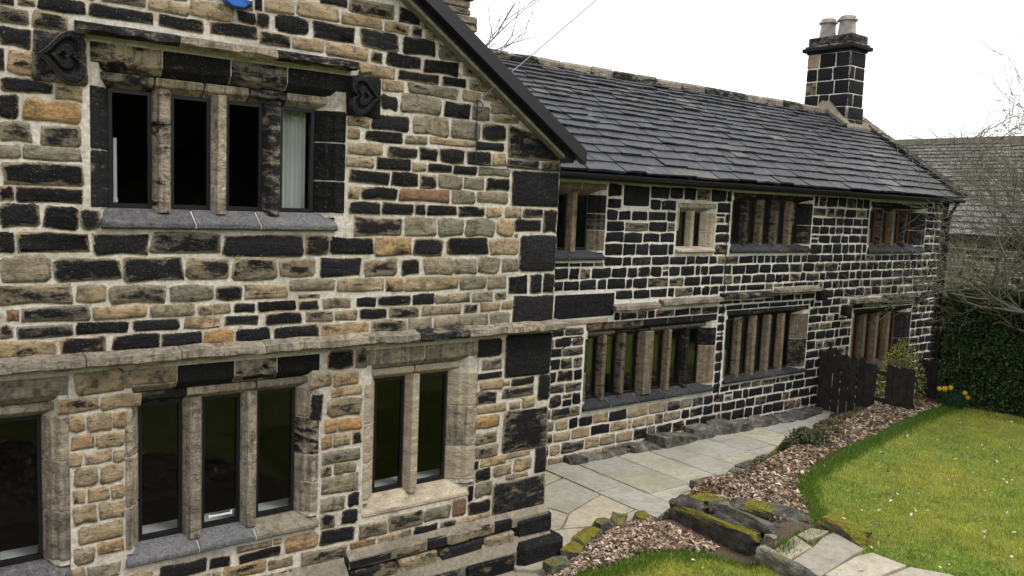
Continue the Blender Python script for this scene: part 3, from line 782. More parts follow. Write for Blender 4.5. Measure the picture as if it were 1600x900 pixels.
# stepped plinth at the foot
def block(parent, name, x0, x1, y0, y1, z0, z1, code, mat='stone', bev=.025, jit=.012):
    m = MB(); m.box(x0, x1, y0, y1, z0, z1)
    m.v = [(x + U(-jit, jit), y + U(-jit, jit), z + U(-jit, jit)) for x, y, z in m.v]
    m.a = [(*st_code(code), .28)] * 8
    s = m.a[0]; m.a = [s] * 8
    o = m.build(name, mat, parent, 'st')
    bevel_mesh(o, bev)
    for p in o.data.polygons: p.use_smooth = False
    return o
for a, b, c in zip((-2.66, -2.1, -1.72, -1.42, -1.12, -.82), (-2.11, -1.73, -1.43, -1.13, -.83, -.53), 'kdkddk'):
    block(wing, 'plinth_stone', a, b - .012, -.11, .1, .40, .535, c)
for a, b, c in zip((-2.6, -2.05, -1.55, -.95), (-2.06, -1.56, -.96, -.5), 'ddkd'):
    block(wing, 'plinth_stone', a, b - .014, -.125, .1, .15, .39, c)
for a, b, c in zip((-2.6, -1.9, -1.25), (-1.91, -1.26, -.56), 'ddk'):
    block(wing, 'plinth_stone', a, b - .014, -.22, .1, -.15, .15, c)
block(wing, 'plinth_stone', -.50, .07, -.13, .3, .255, .52, 'K', bev=.05)
block(wing, 'plinth_stone', -.54, .17, -.26, .4, -.12, .245, 'K', bev=.06)
m = MB(); m.prism([(.02, .60), (-.03, .575), (-.10, .52), (-.10, .42), (.02, .42)], -2.64, .0, 'x'); m.prism([(.0, .3), (-.1, .3), (-.19, .16), (-.19, -.1), (0, -.1)], -2.58, .02, 'x')
m.prism([(.02, .56), (-.10, .42), (-.2, .3), (-.2, -.2), (.02, -.2)], -5.5, -2.66, 'x')
m.build('plinth_mortar', 'ledge', wing)

# wing roof: slopes, black verge board on the gable
def slope_roof(parent, name, p0, udir, length, sdir, ndir, total, gauges, wr, colf, mat, indiv, margin=.0, r=None, th=.036):
    """deck + slates on a slope. p0: eave corner, u along eave, s up slope, n normal."""
    r = r or random.Random(3)
    p0, udir, sdir, ndir = map(Vector, (p0, udir, sdir, ndir))
    dk = MB()
    q = [p0 - ndir * .03, p0 + udir * length - ndir * .03, p0 + udir * length + sdir * total - ndir * .03, p0 + sdir * total - ndir * .03]
    thick(dk, q, -ndir * .08)
    deck = dk.build(name, 'black', parent)
    items = []
    s = -.04; row = 0
    while s < total - .03:
        g = gauges(s / total)
        u = -r.uniform(0, .5)
        while u < length:
            w = r.uniform(*wr(s / total))
            a, b = max(u, 0), min(u + w, length)
            if b - a > .06: items.append((a, b, s, min(s + g * 1.75, total + .02), row))
            u += w
        s += g; row += 1
    rest = MB()
    items2 = [(it, indiv(it, p0 + udir * ((it[0] + it[1]) / 2) + sdir * it[2])) for it in items]
    order = sorted([k for k in items2 if k[1] > 0], key=lambda k: -k[1])[:300]
    keep = {id(k[0]) for k in order}
    for it, sc in items2:
        a, b, s0, s1, row = it
        j = lambda d: r.uniform(-d, d)
        lift = .054 + r.uniform(0, .030)
        g = r.uniform(.005, .013)
        t = th * r.uniform(.7, 1.3)
        mid = (a + b) / 2
        wav = .018 * mnoise.noise(Vector((a * .5, row * 1.7, 3)))
        tail = [(a + g, s0 + wav + j(.020)), (mid + j(.09), s0 + wav + j(.022)), (b - g, s0 + wav + j(.020))]
        hd = [(b - g, s1), (a + g, s1)]
        n_t, n_h = lift, .004
        tilt = j(.012)
        V = []
        for (u, s_) in tail: V.append(p0 + udir * u + sdir * s_ + ndir * (n_t + tilt * (u - mid)))
        for (u, s_) in hd: V.append(p0 + udir * u + sdir * s_ + ndir * n_h)
        V += [p - ndir * t for p in V[:3]] + [p - ndir * .003 for p in V[3:5]]
        Fc = [(0, 1, 2, 3, 4), (0, 5, 6, 1), (1, 6, 7, 2), (2, 7, 8, 3), (4, 9, 5, 0)]
        c = colf(r, s0 / total)
        if id(it) in keep:
            o = V[1].copy()
            me = raw_mesh('slate', [tuple(p - o) for p in V], Fc, mat, {'col': [(*c, 1)] * len(V)})
            link('slate', me, deck, tuple(o))
        else: rest.add(V, Fc, (*c, 1))
    if rest.v: tag(rest.build('slates', mat, deck, 'col', fix=False), kind='stuff')
    return deck
def slate_col(r, t):
    k = r.uniform(.75, 1.2)
    if r.random() < .05: return (.085 * k, .078 * k, .068 * k)
    return (.036 * k, .037 * k, .044 * k)
sl = math.hypot(1, SLOPE1)
for side in (1, -1):
    ex = .16 if side > 0 else 2 * RIDGE_X - .16
    ez = EAVE1 + .12 - .16 * SLOPE1
    sd = (-side / sl, 0, SLOPE1 / sl); nd = (side * SLOPE1 / sl, 0, 1 / sl)
    slope_roof(wing, 'roof_slope', (ex, -.12, ez), (0, 1, 0), 8.0, sd, nd, (abs(RIDGE_X) + .16) * sl, lambda t: .32 - .14 * t, lambda t: (.45, .8), slate_col, 'slate', lambda it, p: 0, r=random.Random(5))
    m = MB()                                       # verge board
    zf = lambda x: ez + .05 + (ex - x) * side * SLOPE1
    xe = ex + side * .06
    thick(m, [(xe, -.22, zf(xe) - .11), (xe, -.22, zf(xe) + .05), (RIDGE_X, -.22, zf(RIDGE_X) + .05), (RIDGE_X, -.22, zf(RIDGE_X) - .11)], (0, .1, 0))
    m.build('verge_board', 'black', wing)
    m = MB()
    thick(m, [(side * -.03 if side > 0 else ex + .2, -.12, zf(-.03 if side > 0 else ex + .2) - .22), (side * -.03 if side > 0 else ex + .2, -.12, zf(-.03 if side > 0 else ex + .2) - .11), (RIDGE_X, -.12, zf(RIDGE_X) - .11), (RIDGE_X, -.12, zf(RIDGE_X) - .22)], (0, .13, 0))
    m.build('verge_mortar', 'ledge', wing)

# ------------------------------------------------------------------ far range with the long slate roof
RY = 2.568
F2 = Face((0, RY, 0), (1, 0, 0), (0, 0, 1), (0, -1, 0))
RX1 = 15.0
rangeh = empty('long_range', (8.5, 5.4, 0), 'long black stone range with white pointing and slate roof, set back behind the wing', 'house')
EAVE2 = 4.70
def lights(a, b, n, m): 
    w = (b - a - m * (n - 1)) / n
    return [(a + i * (w + m), a + i * (w + m) + w) for i in range(n)]
L1L = [(3.05, 3.33), (3.49, 3.78), (3.95, 4.30), (4.63, 4.96), (5.12, 5.44), (5.60, 5.95)]
W2W = [   # lights, z0, z1, xo0, xo1, zt, zb, jl, jr, lintel, sill, mullions, frame
    (lights(1.75, 2.95, 3, .18), 3.47, 4.38, 1.5, 3.235, 4.56, 3.31, 'bb', 'wdk', 'sss', 'kk', 'ss', 'frame', ()),
    (lights(5.13, 5.76, 2, .17), 3.53, 4.15, 4.98, 6.04, 4.32, 3.42, 'ks', 'pp', 's', 'p', 'p', 'frame', ()),
    (lights(6.62, 8.83, 5, .19), 3.58, 4.42, 6.5, 9.13, 4.56, 3.41, 'kk', 'dk', 'dkdk', 'kkkk', 'dmdm', 'frame', ()),
    (lights(11.55, 13.42, 4, .2), 3.56, 4.34, 11.36, 13.9, 4.54, 3.37, 'sk', 'kk', 'dkd', 'kkk', 'dwdw', 'wood', ()),
    (L1L, .93, 2.0, 2.92, 6.28, 2.26, .77, 'wd', 'ttd', 'ddkkk', 'kkkkk', 'mdsmdm', 'frame', (2,)),
    (lights(6.68, 8.84, 5, .19), .98, 2.12, 6.55, 9.28, 2.30, .86, 'sk', 'ds', 'kdkd', 'kkkk', 'mtsm', 'frame', ()),
    (lights(11.2, 13.1, 4, .2), .80, 1.95, 11.0, 13.62, 2.12, .62, 'ts', 'kk', 'kkkk', 'kkk', 'wttd', 'wood', ()),
]
open2 = []
for (ls, z0, z1, xa, xb, zt, zb, jl, jr, li, si, mu, fm, kg) in W2W:
    make_window(rangeh, RY, ls, z0, z1, xa, xb, zt, zb, jl, jr, li, si, mu, splay=.11, depth=.14, frame_mat=fm, frame_w=.028, sill_out=.06, king=kg, mat='dressed' if xa == 4.98 else 'dressed_far', sill_mat='dressed' if xa == 4.98 else 'sill_dark')
    open2.append((xa + .015, xb - .015, zb + .02, zt - .015))
core = MB()
wall_core(core, F2, [0.0, RX1], lambda x: EAVE2 + .05, open2, -.6, .3)
thick(core, [(RX1, RY, -.6), (RX1, 8.3, -.6), (RX1, 8.3, EAVE2), (RX1, 5.43, 6.8), (RX1, RY, EAVE2)], (-.3, 0, 0))
thick(core, [(0.3, 8.3, -.6), (RX1, 8.3, -.6), (RX1, 8.3, EAVE2), (.3, 8.3, EAVE2)], (0, -.3, 0))
wall2 = core.build('wall', 'mortar_far', rangeh, fix=False)
inn = MB()
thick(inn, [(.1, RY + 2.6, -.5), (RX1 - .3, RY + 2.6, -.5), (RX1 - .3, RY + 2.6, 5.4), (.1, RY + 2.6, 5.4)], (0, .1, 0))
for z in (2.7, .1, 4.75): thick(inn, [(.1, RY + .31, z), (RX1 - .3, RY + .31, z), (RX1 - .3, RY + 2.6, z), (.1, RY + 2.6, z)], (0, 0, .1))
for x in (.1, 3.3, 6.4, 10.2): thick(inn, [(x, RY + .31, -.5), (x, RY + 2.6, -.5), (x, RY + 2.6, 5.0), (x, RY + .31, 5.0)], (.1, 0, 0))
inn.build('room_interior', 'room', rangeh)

# hood moulds of the range with their returned ends
for a, b, c, zt in ((3.48, 4.56, 'w', 2.56), (4.64, 6.3, 'w', 2.60), (6.31, 8.0, 'd', 2.655), (8.01, 9.56, 'w', 2.70), (10.84, 12.2, 'd', 2.36), (12.21, 13.7, 'd', 2.41)):
    moulding(rangeh, 'hood_mould', a, b, zt, RY, .13, .12, c)
for x, z in ((9.6, 2.5), (10.6, 2.12), (13.82, 2.24)):
    block(rangeh, 'label_stop', x - .11, x + .11, RY - .17, RY + .02, z - .11, z + .12, 'K', 'dressed', .03)
block(rangeh, 'long_stone', 2.21, 3.54, RY - .02, RY + .1, 2.36, 2.76, 'K', 'stone_far', .02, .008)
block(rangeh, 'long_stone', 3.63, 4.24, RY - .02, RY + .1, 4.22, 4.56, 'K', 'stone_far', .02, .008)
block(rangeh, 'pale_lintel', 2.30, 3.40, RY - .022, RY + .1, 2.255, 2.345, 'p', 'dressed', .01, .006)
fr = random.Random(23)
BLOCK2 = [(w[3], w[4], w[6], w[5]) for w in W2W] + [(3.48, 4.56, 2.44, 2.56), (4.64, 6.3, 2.48, 2.6), (6.3, 8, 2.53, 2.66), (8, 9.56, 2.58, 2.70), (10.84, 13.7, 2.25, 2.41), (9.48, 9.72, 2.37, 2.63),
          (10.48, 10.73, 2.0, 2.25), (13.7, 13.95, 2.12, 2.37), (2.21, 3.54, 2.25, 2.77), (3.62, 4.25, 4.22, 4.57)]
def coursed(u0, u1, v0, v1, blocked, r, hs, ws, gap, cell=.02):
    """level courses with staggered joints, cut round the openings"""
    out = []; v = v0; cols = int(round((u1 - u0) / cell))
    while v < v1 - .06:
        t = min(v + r.uniform(*hs), v1)
        if v1 - t < .09: t = v1
        span = []
        for i in range(cols):
            u = u0 + (i + .5) * cell
            iv = [(v, t)]
            for (a, b, c, d) in blocked:
                if a - gap < u < b + gap:
                    nx = []
                    for (p, q) in iv:
                        if d + gap * .5 <= p or c - gap * .5 >= q: nx.append((p, q)); continue
                        if c - gap * .5 > p: nx.append((p, c - gap * .5))
                        if d + gap * .5 < q: nx.append((d + gap * .5, q))
                    iv = nx
            iv = [k for k in iv if k[1] - k[0] > .055]
            span.append(max(iv, key=lambda k: k[1] - k[0]) if iv else None)
        i = 0
        while i < cols:
            if span[i] is None: i += 1; continue
            k = i
            while k < cols and span[k] == span[i]: k += 1
            a, b = u0 + i * cell, u0 + k * cell
            p, q = span[i]
            x = a
            while b - x > .05:
                w = r.uniform(*ws) * (1.25 if r.random() < .15 else 1) * (.5 if r.random() < .10 else 1)
                if b - x - w < ws[0] * .45: w = b - x
                if q - p > .17 and w < .32 and r.random() < .07:
                    m = p + (q - p) * r.uniform(.4, .6)
                    out.append((x, x + w - gap, p, m - gap * .5)); out.append((x, x + w - gap, m + gap * .5, q - gap))
                else: out.append((x, x + w - gap, p + r.uniform(0, .008), q - gap + r.uniform(-.008, .004)))
                x += w
            i = k
        v = t
    return [o for o in out if o[1] - o[0] > .04 and o[3] - o[2] > .035]
items = coursed(.2, RX1, -.45, EAVE2 - .1, BLOCK2, fr, (.165, .225), (.22, .50), .026)
def seen(rc):
    x = (rc[0] + rc[1]) / 2; z = (rc[2] + rc[3]) / 2
    if rc[0] < 2.25: return -1
    return (rc[1] - rc[0]) * (rc[3] - rc[2]) / (8 + x) ** 2
items.sort(key=lambda t: -seen(t))
rest = MB()
for i, rc in enumerate(items):
    x, z = (rc[0] + rc[1]) / 2, (rc[2] + rc[3]) / 2
    low = z < .75 and x < 6
    code = fr.choice('ttgddd') if (low and fr.random() < .75) else fr.choice('kkkkkdd')
    if x < 3.3 and .7 < z < 2.2: code = fr.choice('kddd')
    if i < 300: place_stone(F2, rc, code, wall2, 'stone_far', proud=.012, r=fr, jit=.8)
    else:
        V, Fc, A = stone_geo(F2, *rc, code, .012, fr, .8); rest.add(V, Fc, A)
F2R = Face((RX1, RY, 0), (0, 1, 0), (0, 0, 1), (1, 0, 0))
for rc in fill_rects(0, 5.7, -.4, 6.7, [], fr, .25, .5, top=lambda y: 4.6 + .68 * min(y, 5.73 - y)):
    V, Fc, A = stone_geo(F2R, *rc, 'k', .012, fr); rest.add(V, Fc, A)
tag(rest.build('small_stones', 'stone_far', wall2, 'st', True, fix=False), kind='stuff')

# roof of the range
RS, RIDGE_Y, RIDGE_Z = .684, 5.45, 6.90
n2 = math.hypot(1, RS)
def sc2(it, p):
    vis = p.x > 2.0 + (p.z - 4.75) * .3
    return ((it[1] - it[0]) * (it[3] - it[2]) / (8 + p.x) ** 2) if vis else -1
slope_roof(rangeh, 'roof_slope', (-.3, RY - .26, 4.745), (1, 0, 0), RX1 + .55, (0, 1 / n2, RS / n2), (0, -RS / n2, 1 / n2), (RIDGE_Y - RY + .26) * n2,
           lambda t: .29 - .145 * t, lambda t: (.40 - .12 * t, .82 - .3 * t), slate_col, 'slate', sc2, r=random.Random(8))
slope_roof(rangeh, 'roof_slope', (RX1 + .25, 2 * RIDGE_Y - RY + .26, 4.745), (-1, 0, 0), RX1 + .55, (0, -1 / n2, RS / n2), (0, RS / n2, 1 / n2), (RIDGE_Y - RY + .26) * n2,
           lambda t: .33 - .17 * t, lambda t: (.5, .9), slate_col, 'slate', lambda it, p: 0, r=random.Random(9))
x = 0.0
while x < 13.8:
    w = U(.45, .8)
    block(rangeh, 'ridge_stone', x, x + w + .01, RIDGE_Y - .17, RIDGE_Y + .17, RIDGE_Z - .12, RIDGE_Z + .09 + U(-.008, .008), rng.choice('wdd'), 'dressed', .055, .014)
    x += w
# stone coping down the far gable
for i in range(7):
    a, b = i / 7, (i + 1) / 7 - .01
    y0, y1 = RY - .3 + (RIDGE_Y - RY + .3) * a, RY - .3 + (RIDGE_Y - RY + .3) * b
    z0, z1 = 4.80 + (y0 - RY + .26) * RS, 4.80 + (y1 - RY + .26) * RS
    m = MB(); thick(m, [(RX1 - .16, y0, z0 + .0), (RX1 + .26, y0, z0 + .0), (RX1 + .26, y1, z1), (RX1 - .16, y1, z1)], (0, -.05, .09))
    m.a = [(*st_code('d'), .2)] * 8
    bevel_mesh(m.build('coping_stone', 'dressed', rangeh, 'st'), .015)
# gutter, brackets, downpipe
m = MB()
for (a, b, z) in ((0.3, 9.95, 4.70), (9.95, RX1 + .1, 4.69)):
    prof = []
    for i in range(9):
        t = math.pi * i / 8
        prof.append((RY - .30 - .062 * math.cos(t), z - .065 * math.sin(t)))
    prof += [(RY - .30 + .052, z + .004), (RY - .30, z - .05), (RY - .30 - .052, z + .004)]
    m.prism(prof, a, b, 'x')
gut = m.build('gutter', 'black', rangeh)
m = MB(); m.box(.2, RX1 + .1, RY - .23, RY - .0, 4.60, 4.72); m.build('soffit_board', 'black', rangeh)
def tube(mb, pts, rad, sides=6, a=None):
    pts = [Vector(p) for p in pts]
    k0 = len(mb.v); n = len(pts)
    for i, p in enumerate(pts):
        d = (pts[min(i + 1, n - 1)] - pts[max(i - 1, 0)]).normalized()
        up = Vector((0, 0, 1)) if abs(d.z) < .9 else Vector((1, 0, 0))
        e1 = d.cross(up).normalized(); e2 = d.cross(e1)
        r = rad[i] if isinstance(rad, (list, tuple)) else rad
        for j in range(sides):
            t = 2 * math.pi * j / sides
            mb.v.append(tuple(p + (e1 * math.cos(t) + e2 * math.sin(t)) * r))
            if a is not None: mb.a.append(a)
    for i in range(n - 1):
        for j in range(sides):
            mb.f.append((k0 + i * sides + j, k0 + i * sides + (j + 1) % sides, k0 + (i + 1) * sides + (j + 1) % sides, k0 + (i + 1) * sides + j))
    mb.f.append(tuple(k0 + j for j in range(sides))[::-1]); mb.f.append(tuple(k0 + (n - 1) * sides + j for j in range(sides)))
m = MB(); tube(m, [(RX1 - .14, RY - .28, 4.62), (RX1 - .12, RY - .12, 4.35), (RX1 - .12, RY - .08, 4.1), (RX1 - .12, RY - .08, .0)], .045, 8); m.build('downpipe', 'black', rangeh, smooth=True)
m = MB(); tube(m, [(6.40, RY - .03, 4.62), (6.36, RY - .03, 3.4), (6.40, RY - .03, 2.45), (6.42, RY - .03, 1.5), (6.43, RY - .025, .66)], .009, 5); m.build('wall_cable', 'cable', rangeh)
def hook(x, z):
    m = MB()
    tube(m, [(x, RY, z), (x + .04, RY - .16, z + .03), (x + .16, RY - .24, z + .05)], .012, 5)
    tube(m, [(x + .16 + .035 * math.cos(t * .6), RY - .24, z + .02 + .035 * math.sin(t * .6)) for t in range(11)], .012, 5)
    tube(m, [(x, RY, z - .18), (x + .10, RY - .17, z - .02)], .009, 5)
    m.build('iron_hook', 'cable', rangeh)
hook(2.42, 2.05); hook(6.55, 2.12)

# chimney at the far gable
ch = MB(); 
CX0, CX1, CY0, CY1 = 13.78, 14.52, 4.83, 6.12
def ring(z, e): return [(CX0 - e, CY0 - e, z), (CX1 + e, CY0 - e, z), (CX1 + e, CY1 + e, z), (CX0 - e, CY1 + e, z)]
ch.add(ring(6.0, .0) + ring(8.45, -.035), [(0, 1, 5, 4), (1, 2, 6, 5), (2, 3, 7, 6), (3, 0, 4, 7), (4, 5, 6, 7)])
chim = ch.build('chimney', 'mortar_far', rangeh)
fr = random.Random(4)
for fi, (o, u, n, W) in enumerate((((CX0, CY1, 0), (0, -1, 0), (-1, 0, 0), CY1 - CY0), ((CX0, CY0, 0), (1, 0, 0), (0, -1, 0), CX1 - CX0), ((CX1, CY0, 0), (0, 1, 0), (1, 0, 0), CY1 - CY0), ((CX1, CY1, 0), (-1, 0, 0), (0, 1, 0), CX1 - CX0))):
    Fc_ = Face(o, u, (0, 0, 1), n)
    zs = [6.35, 6.70, 7.02, 7.36, 7.72, 8.06, 8.44]
    for r_, (z0, z1) in enumerate(zip(zs[:-1], zs[1:])):
        e = .03 if z1 < 7.1 else -.035 * ((z0 + z1) / 2 - 6) / 2.4
        cuts = [0, W] if W < .8 and r_ % 2 else ([0, W * fr.uniform(.3, .5), W] if W < .8 else [0, W * fr.uniform(.25, .38), W * fr.uniform(.55, .7), W])
        for a, b in zip(cuts[:-1], cuts[1:]):
            code = 'k' if not (fi == 0 and a == 0 and r_ in (3, 5)) else ('d' if r_ == 3 else 'm')
            V, Fq, A = stone_geo(Fc_, a + .012, b - .012, z0 + .012, z1 - .012, code, .014, fr, .3, .35)
            V = [p + Fc_.n * e for p in V]
            og = V[-1].copy()
            link('stone', raw_mesh('stone', [tuple(p - og) for p in V], Fq, 'stone_far', {'st': A}, True), chim, tuple(og))
for z0, z1, e, c in ((8.44, 8.50, .02, 'k'), (8.50, 8.60, .11, 'k'), (8.60, 8.66, .06, 'd'), (8.66, 8.88, .0, 'd')):
    m = MB(); m.box(CX0 - e, CX1 + e, CY0 - e, CY1 + e, z0 + .001, z1, (*st_code(c), .3)); bevel_mesh(m.build('cap_course', 'dressed', chim, 'st'), .02)
for (py, s) in ((5.80, .205), (5.24, .22)):
    m = MB(); px = (CX0 + CX1) / 2
    prof = [(s * 1.0, 8.88), (s * .86, 9.24), (s * .86, 9.27), (s * 1.12, 9.28), (s * 1.12, 9.32), (s * .9, 9.33), (s * .85, 9.40), (s * .62, 9.41), (s * .6, 9.2)]
    k = 8
    for (r_, z) in prof:
        for j in range(k):
            t = 2 * math.pi * (j + .5) / k
            m.v.append((px + r_ * math.cos(t) * 1.08, py + r_ * math.sin(t) * 1.08, z))
    for i in range(len(prof) - 1):
        for j in range(k): m.f.append((i * k + j, i * k + (j + 1) % k, (i + 1) * k + (j + 1) % k, (i + 1) * k + j))
    m.build('chimney_pot', 'pot', chim)
m = MB()                                               # mortar flaunching where ridge and slope meet the stack
thick(m, [(CX0 - .16, CY0 - .02, 6.52), (CX0 - .02, CY0 - .02, 6.56), (CX0 - .02, RIDGE_Y, 7.18), (CX0 - .22, RIDGE_Y, 6.98)], (0, -.10, .03))
thick(m, [(CX0 - .16, CY1 + .02, 6.52), (CX0 - .02, CY1 + .02, 6.56), (CX0 - .02, RIDGE_Y, 7.18), (CX0 - .22, RIDGE_Y, 6.98)], (0, .10, .03))
thick(m, [(CX0 - .1, CY0 - .12, 6.45), (CX1 + .3, CY0 - .12, 6.45), (CX1 + .3, CY0 + .02, 6.64), (CX0 - .1, CY0 + .02, 6.64)], (0, 0, .05))
m.build('flaunching', 'ledge', rangeh)

# second stack rising behind the wing's verge
fr = random.Random(6)
st2 = MB(); st2.box(1.42, 2.06, 5.1, 5.9, 6.3, 8.6)
chim2 = st2.build('chimney', 'mortar', rangeh)
z = 6.5
while z < 8.5:
    h = fr.uniform(.10, .17); e = .04 if fr.random() < .5 else .0
    if 7.1 < z < 7.3: e = .10
    block(chim2, 'stone', 1.40 - e, 2.08 + e, 5.05 - e, 5.95 + e, z, z + h - .012, 'd', 'stone', .02, .015)
    z += h

# ------------------------------------------------------------------ flagged path
pth = MB()
pe = [p for p in PATH_EDGE]
poly = [(-9.0, 0.2), (0.0, 0.2), (0.0, 2.7), (15.0, 2.7)] + [(x, y - .25) for x, y in reversed(pe)]
pth.add([(x, y, -.045) for x, y in poly], [tuple(range(len(poly)))])
path = tag(pth.build('path', 'grout', origin=(5, 1.5, -.045)), kind='structure')
pr = random.Random(31)
FLAG_COLS = [(.33, .32, .29), (.34, .335, .28), (.37, .36, .325), (.32, .315, .295), (.34, .33, .26), (.38, .365, .32), (.35, .34, .31), (.29, .255, .225)]
def slab(poly, parent, name='flagstone', th=.05, z=None, col=None, r=pr, zf=None):
    n = len(poly)
    cx = sum(p[0] for p in poly) / n; cy = sum(p[1] for p in poly) / n
    z = U(-.006, .006) if z is None else z
    tx, ty = U(-.006, .006), U(-.006, .006)
    def Z(x, y): return (zf(x, y) if zf else z) + tx * (x - cx) + ty * (y - cy)
    c = col or r.choice(FLAG_COLS)
    k = r.uniform(.85, 1.15); c = (c[0] * k * .93, c[1] * k * .91, c[2] * k * .85)
    V = []; 
    for x, y in poly: V.append((x - cx, y - cy, Z(x, y) - th))
    for x, y in poly: V.append((x - cx, y - cy, Z(x, y) - .008))
    for x, y in poly: V.append(((x - cx) * .985, (y - cy) * .985, Z(x, y)))
    Fc = [(i, (i + 1) % n, n + (i + 1) % n, n + i) for i in range(n)] + [(n + i, n + (i + 1) % n, 2 * n + (i + 1) % n, 2 * n + i) for i in range(n)] + [tuple(range(2 * n, 3 * n))]
    return link(name, raw_mesh(name, V, Fc, 'paving', {'col': [(*c, 1)] * len(V)}), parent, (cx, cy, 0.0))
def clip_poly(poly, f):
    """keep where f(p) > 0 (f is linear enough over one slab)"""
    out = []
    for i in range(len(poly)):
        p, q = poly[i], poly[(i + 1) % len(poly)]
        a, b = f(p), f(q)
        if a > 0: out.append(p)
        if (a > 0) != (b > 0):
            t = a / (a - b); out.append((p[0] + (q[0] - p[0]) * t, p[1] + (q[1] - p[1]) * t))
    return out
def area(p): return abs(sum(p[i][0] * p[(i + 1) % len(p)][1] - p[(i + 1) % len(p)][0] * p[i][1] for i in range(len(p)))) / 2
# regular strips laid square to the long wall
x = 2.0
while x < 9.75:
    w = pr.uniform(.62, .98)
    y = pr.uniform(-.7, -.2)
    g = .009
    while y < 2.5:
        d = pr.uniform(.6, 1.15)
        y1 = y + d
        if y1 > 2.1: y1 = 2.5
        q = [(x + g, y + g), (x + w - g, y + g), (x + w - g, y1 - g), (x + g, y1 - g)]
        q = [(a + pr.uniform(-.006, .006), b + pr.uniform(-.006, .006)) for a, b in q]
        q = clip_poly(q, lambda p: p[1] - poly_y(PATH_EDGE, p[0]) + .06)
        if len(q) > 2 and area(q) > .03: slab(q, path)
        y = y1
    x += w
# crazy paving by the corner of the wing, cut by wandering joints
crazy = [[(0.0, 2.55), (0.0, 1.75), (.75, 1.55), (1.98, 1.9), (1.98, 2.55)], [(0.0, 1.73), (0.0, .95), (1.05, .72), (.78, 1.53)], [(.80, 1.54), (1.07, .74), (1.98, 1.05), (1.98, 1.88)],
         [(-.0, .93), (-.0, .42), (.62, .36), (1.05, .70)], [(.64, .35), (1.16, .16), (1.98, .35), (1.98, 1.03), (1.08, .71)], [(1.19, .15), (1.55, .06), (1.98, .0), (1.98, .33)], [(.0, .40), (.2, -.24), (.52, -.10), (.80, .05), (1.12, .14), (.62, .34)],
         [(-.6, -.27), (-.3, -.52), (.08, -.34), (.18, -.26), (.0, .0), (-.6, 0)]]
for q in crazy:
    c = (sum(p[0] for p in q) / len(q), sum(p[1] for p in q) / len(q))
    slab([(c[0] + (a - c[0]) * .975, c[1] + (b - c[1]) * .975) for a, b in q], path, col=pr.choice([(.33, .315, .25), (.31, .30, .265), (.33, .295, .235)]))
# stepping flags across the lawn
flags = tag(empty('stepping_path', (2.6, -2.6, .3)), kind='structure')
for q, c in (([(1.77, -2.02), (2.25, -2.01), (2.12, -2.32), (1.72, -2.28)], (.34, .30, .24)), ([(2.29, -2.01), (2.62, -1.98), (2.72, -2.17), (2.48, -2.20), (2.24, -2.18)], (.33, .29, .21)),
             ([(2.15, -2.33), (2.48, -2.23), (2.74, -2.21), (2.57, -2.70), (2.3, -2.72), (1.71, -2.70), (1.73, -2.31)], (.29, .265, .235)), ([(1.75, -2.73), (2.29, -2.76), (2.56, -2.81), (2.55, -3.21), (2.12, -3.18), (1.75, -3.15)], (.36, .325, .27)),
             ([(1.92, -3.20), (2.14, -3.23), (2.54, -3.26), (2.72, -3.59), (2.73, -3.88), (1.95, -3.66)], (.31, .285, .24)), ([(1.95, -3.73), (2.71, -3.94), (2.71, -4.46), (1.73, -4.34)], (.31, .28, .24))):
    slab(q, flags, 'flagstone', .09, col=c, zf=lambda x, y: lawn_top(x, y) + .055)

# ------------------------------------------------------------------ rocks
def rock_mesh(sx, sy, sz, seed, rough=.22, sub=3, moss=.3, tone=1.0):
    """a quarried lump: a cut cube with split, uneven faces"""
    bm = bmesh.new()
    bmesh.ops.create_cube(bm, size=2.0)
    bmesh.ops.subdivide_edges(bm, edges=bm.edges[:], cuts=5 if sub > 2 else 3, use_grid_fill=True)
    r = random.Random(seed)
    planes = [(Vector((r.choice((-1, 1)) * r.uniform(.3, 1), r.choice((-1, 1)) * r.uniform(.3, 1), r.choice((-1, 1)) * r.uniform(.2, 1))).normalized(), r.uniform(.95, 1.25)) for _ in range(7)]
    ta, tb = r.uniform(-.18, .18), r.uniform(-.18, .18)
    for v in bm.verts:
        p = v.co.copy()
        p.y *= 1 + ta * p.x; p.z *= 1 + tb * p.x
        for n, d in planes:
            k = p.dot(n)
            if k > d: p -= n * (k - d) * .95
        q = p * 1.3 + Vector((seed * 3.1, 0, 0))
        p += Vector((mnoise.noise(q), mnoise.noise(q + Vector((7, 3, 1))), mnoise.noise(q + Vector((2, 9, 5))))) * rough * .8
        q = q * 3.2
        p += Vector((mnoise.noise(q), mnoise.noise(q + Vector((7, 3, 1))), mnoise.noise(q + Vector((2, 9, 5))))) * rough * .35
        v.co = Vector((p.x * sx, p.y * sy, p.z * sz))
    me = bpy.data.meshes.new('rock'); bm.to_mesh(me); bm.free()
    me.materials.append(M['rock'])
    a = me.attributes.new('col', 'FLOAT_COLOR', 'POINT')
    a.data.foreach_set('color', np.tile(np.array([tone, moss, r.random(), 1], np.float32), len(me.vertices)))
    return me
def rock(name, label, loc, size, rot, seed, group=None, parent=None, **kw):
    me = rock_mesh(*size, seed, **kw)
    o = bpy.data.objects.new(name, me); COL.objects.link(o)
    o.location = loc; o.rotation_euler = rot
    if parent: 
        px, py, pz = abs_loc(parent); o.parent = parent; o.location = (loc[0] - px, loc[1] - py, loc[2] - pz)
    elif label: tag(o, label, 'rock', group)
    return o
def between(a, b, z, w, h, **kw):
    a, b = Vector(a), Vector(b); d = b - a
    return dict(loc=((a.x + b.x) / 2, (a.y + b.y) / 2, z), size=(d.length / 2, w, h), rot=(kw.get('roll', 0), kw.get('pitch', 0), math.atan2(d.y, d.x)))
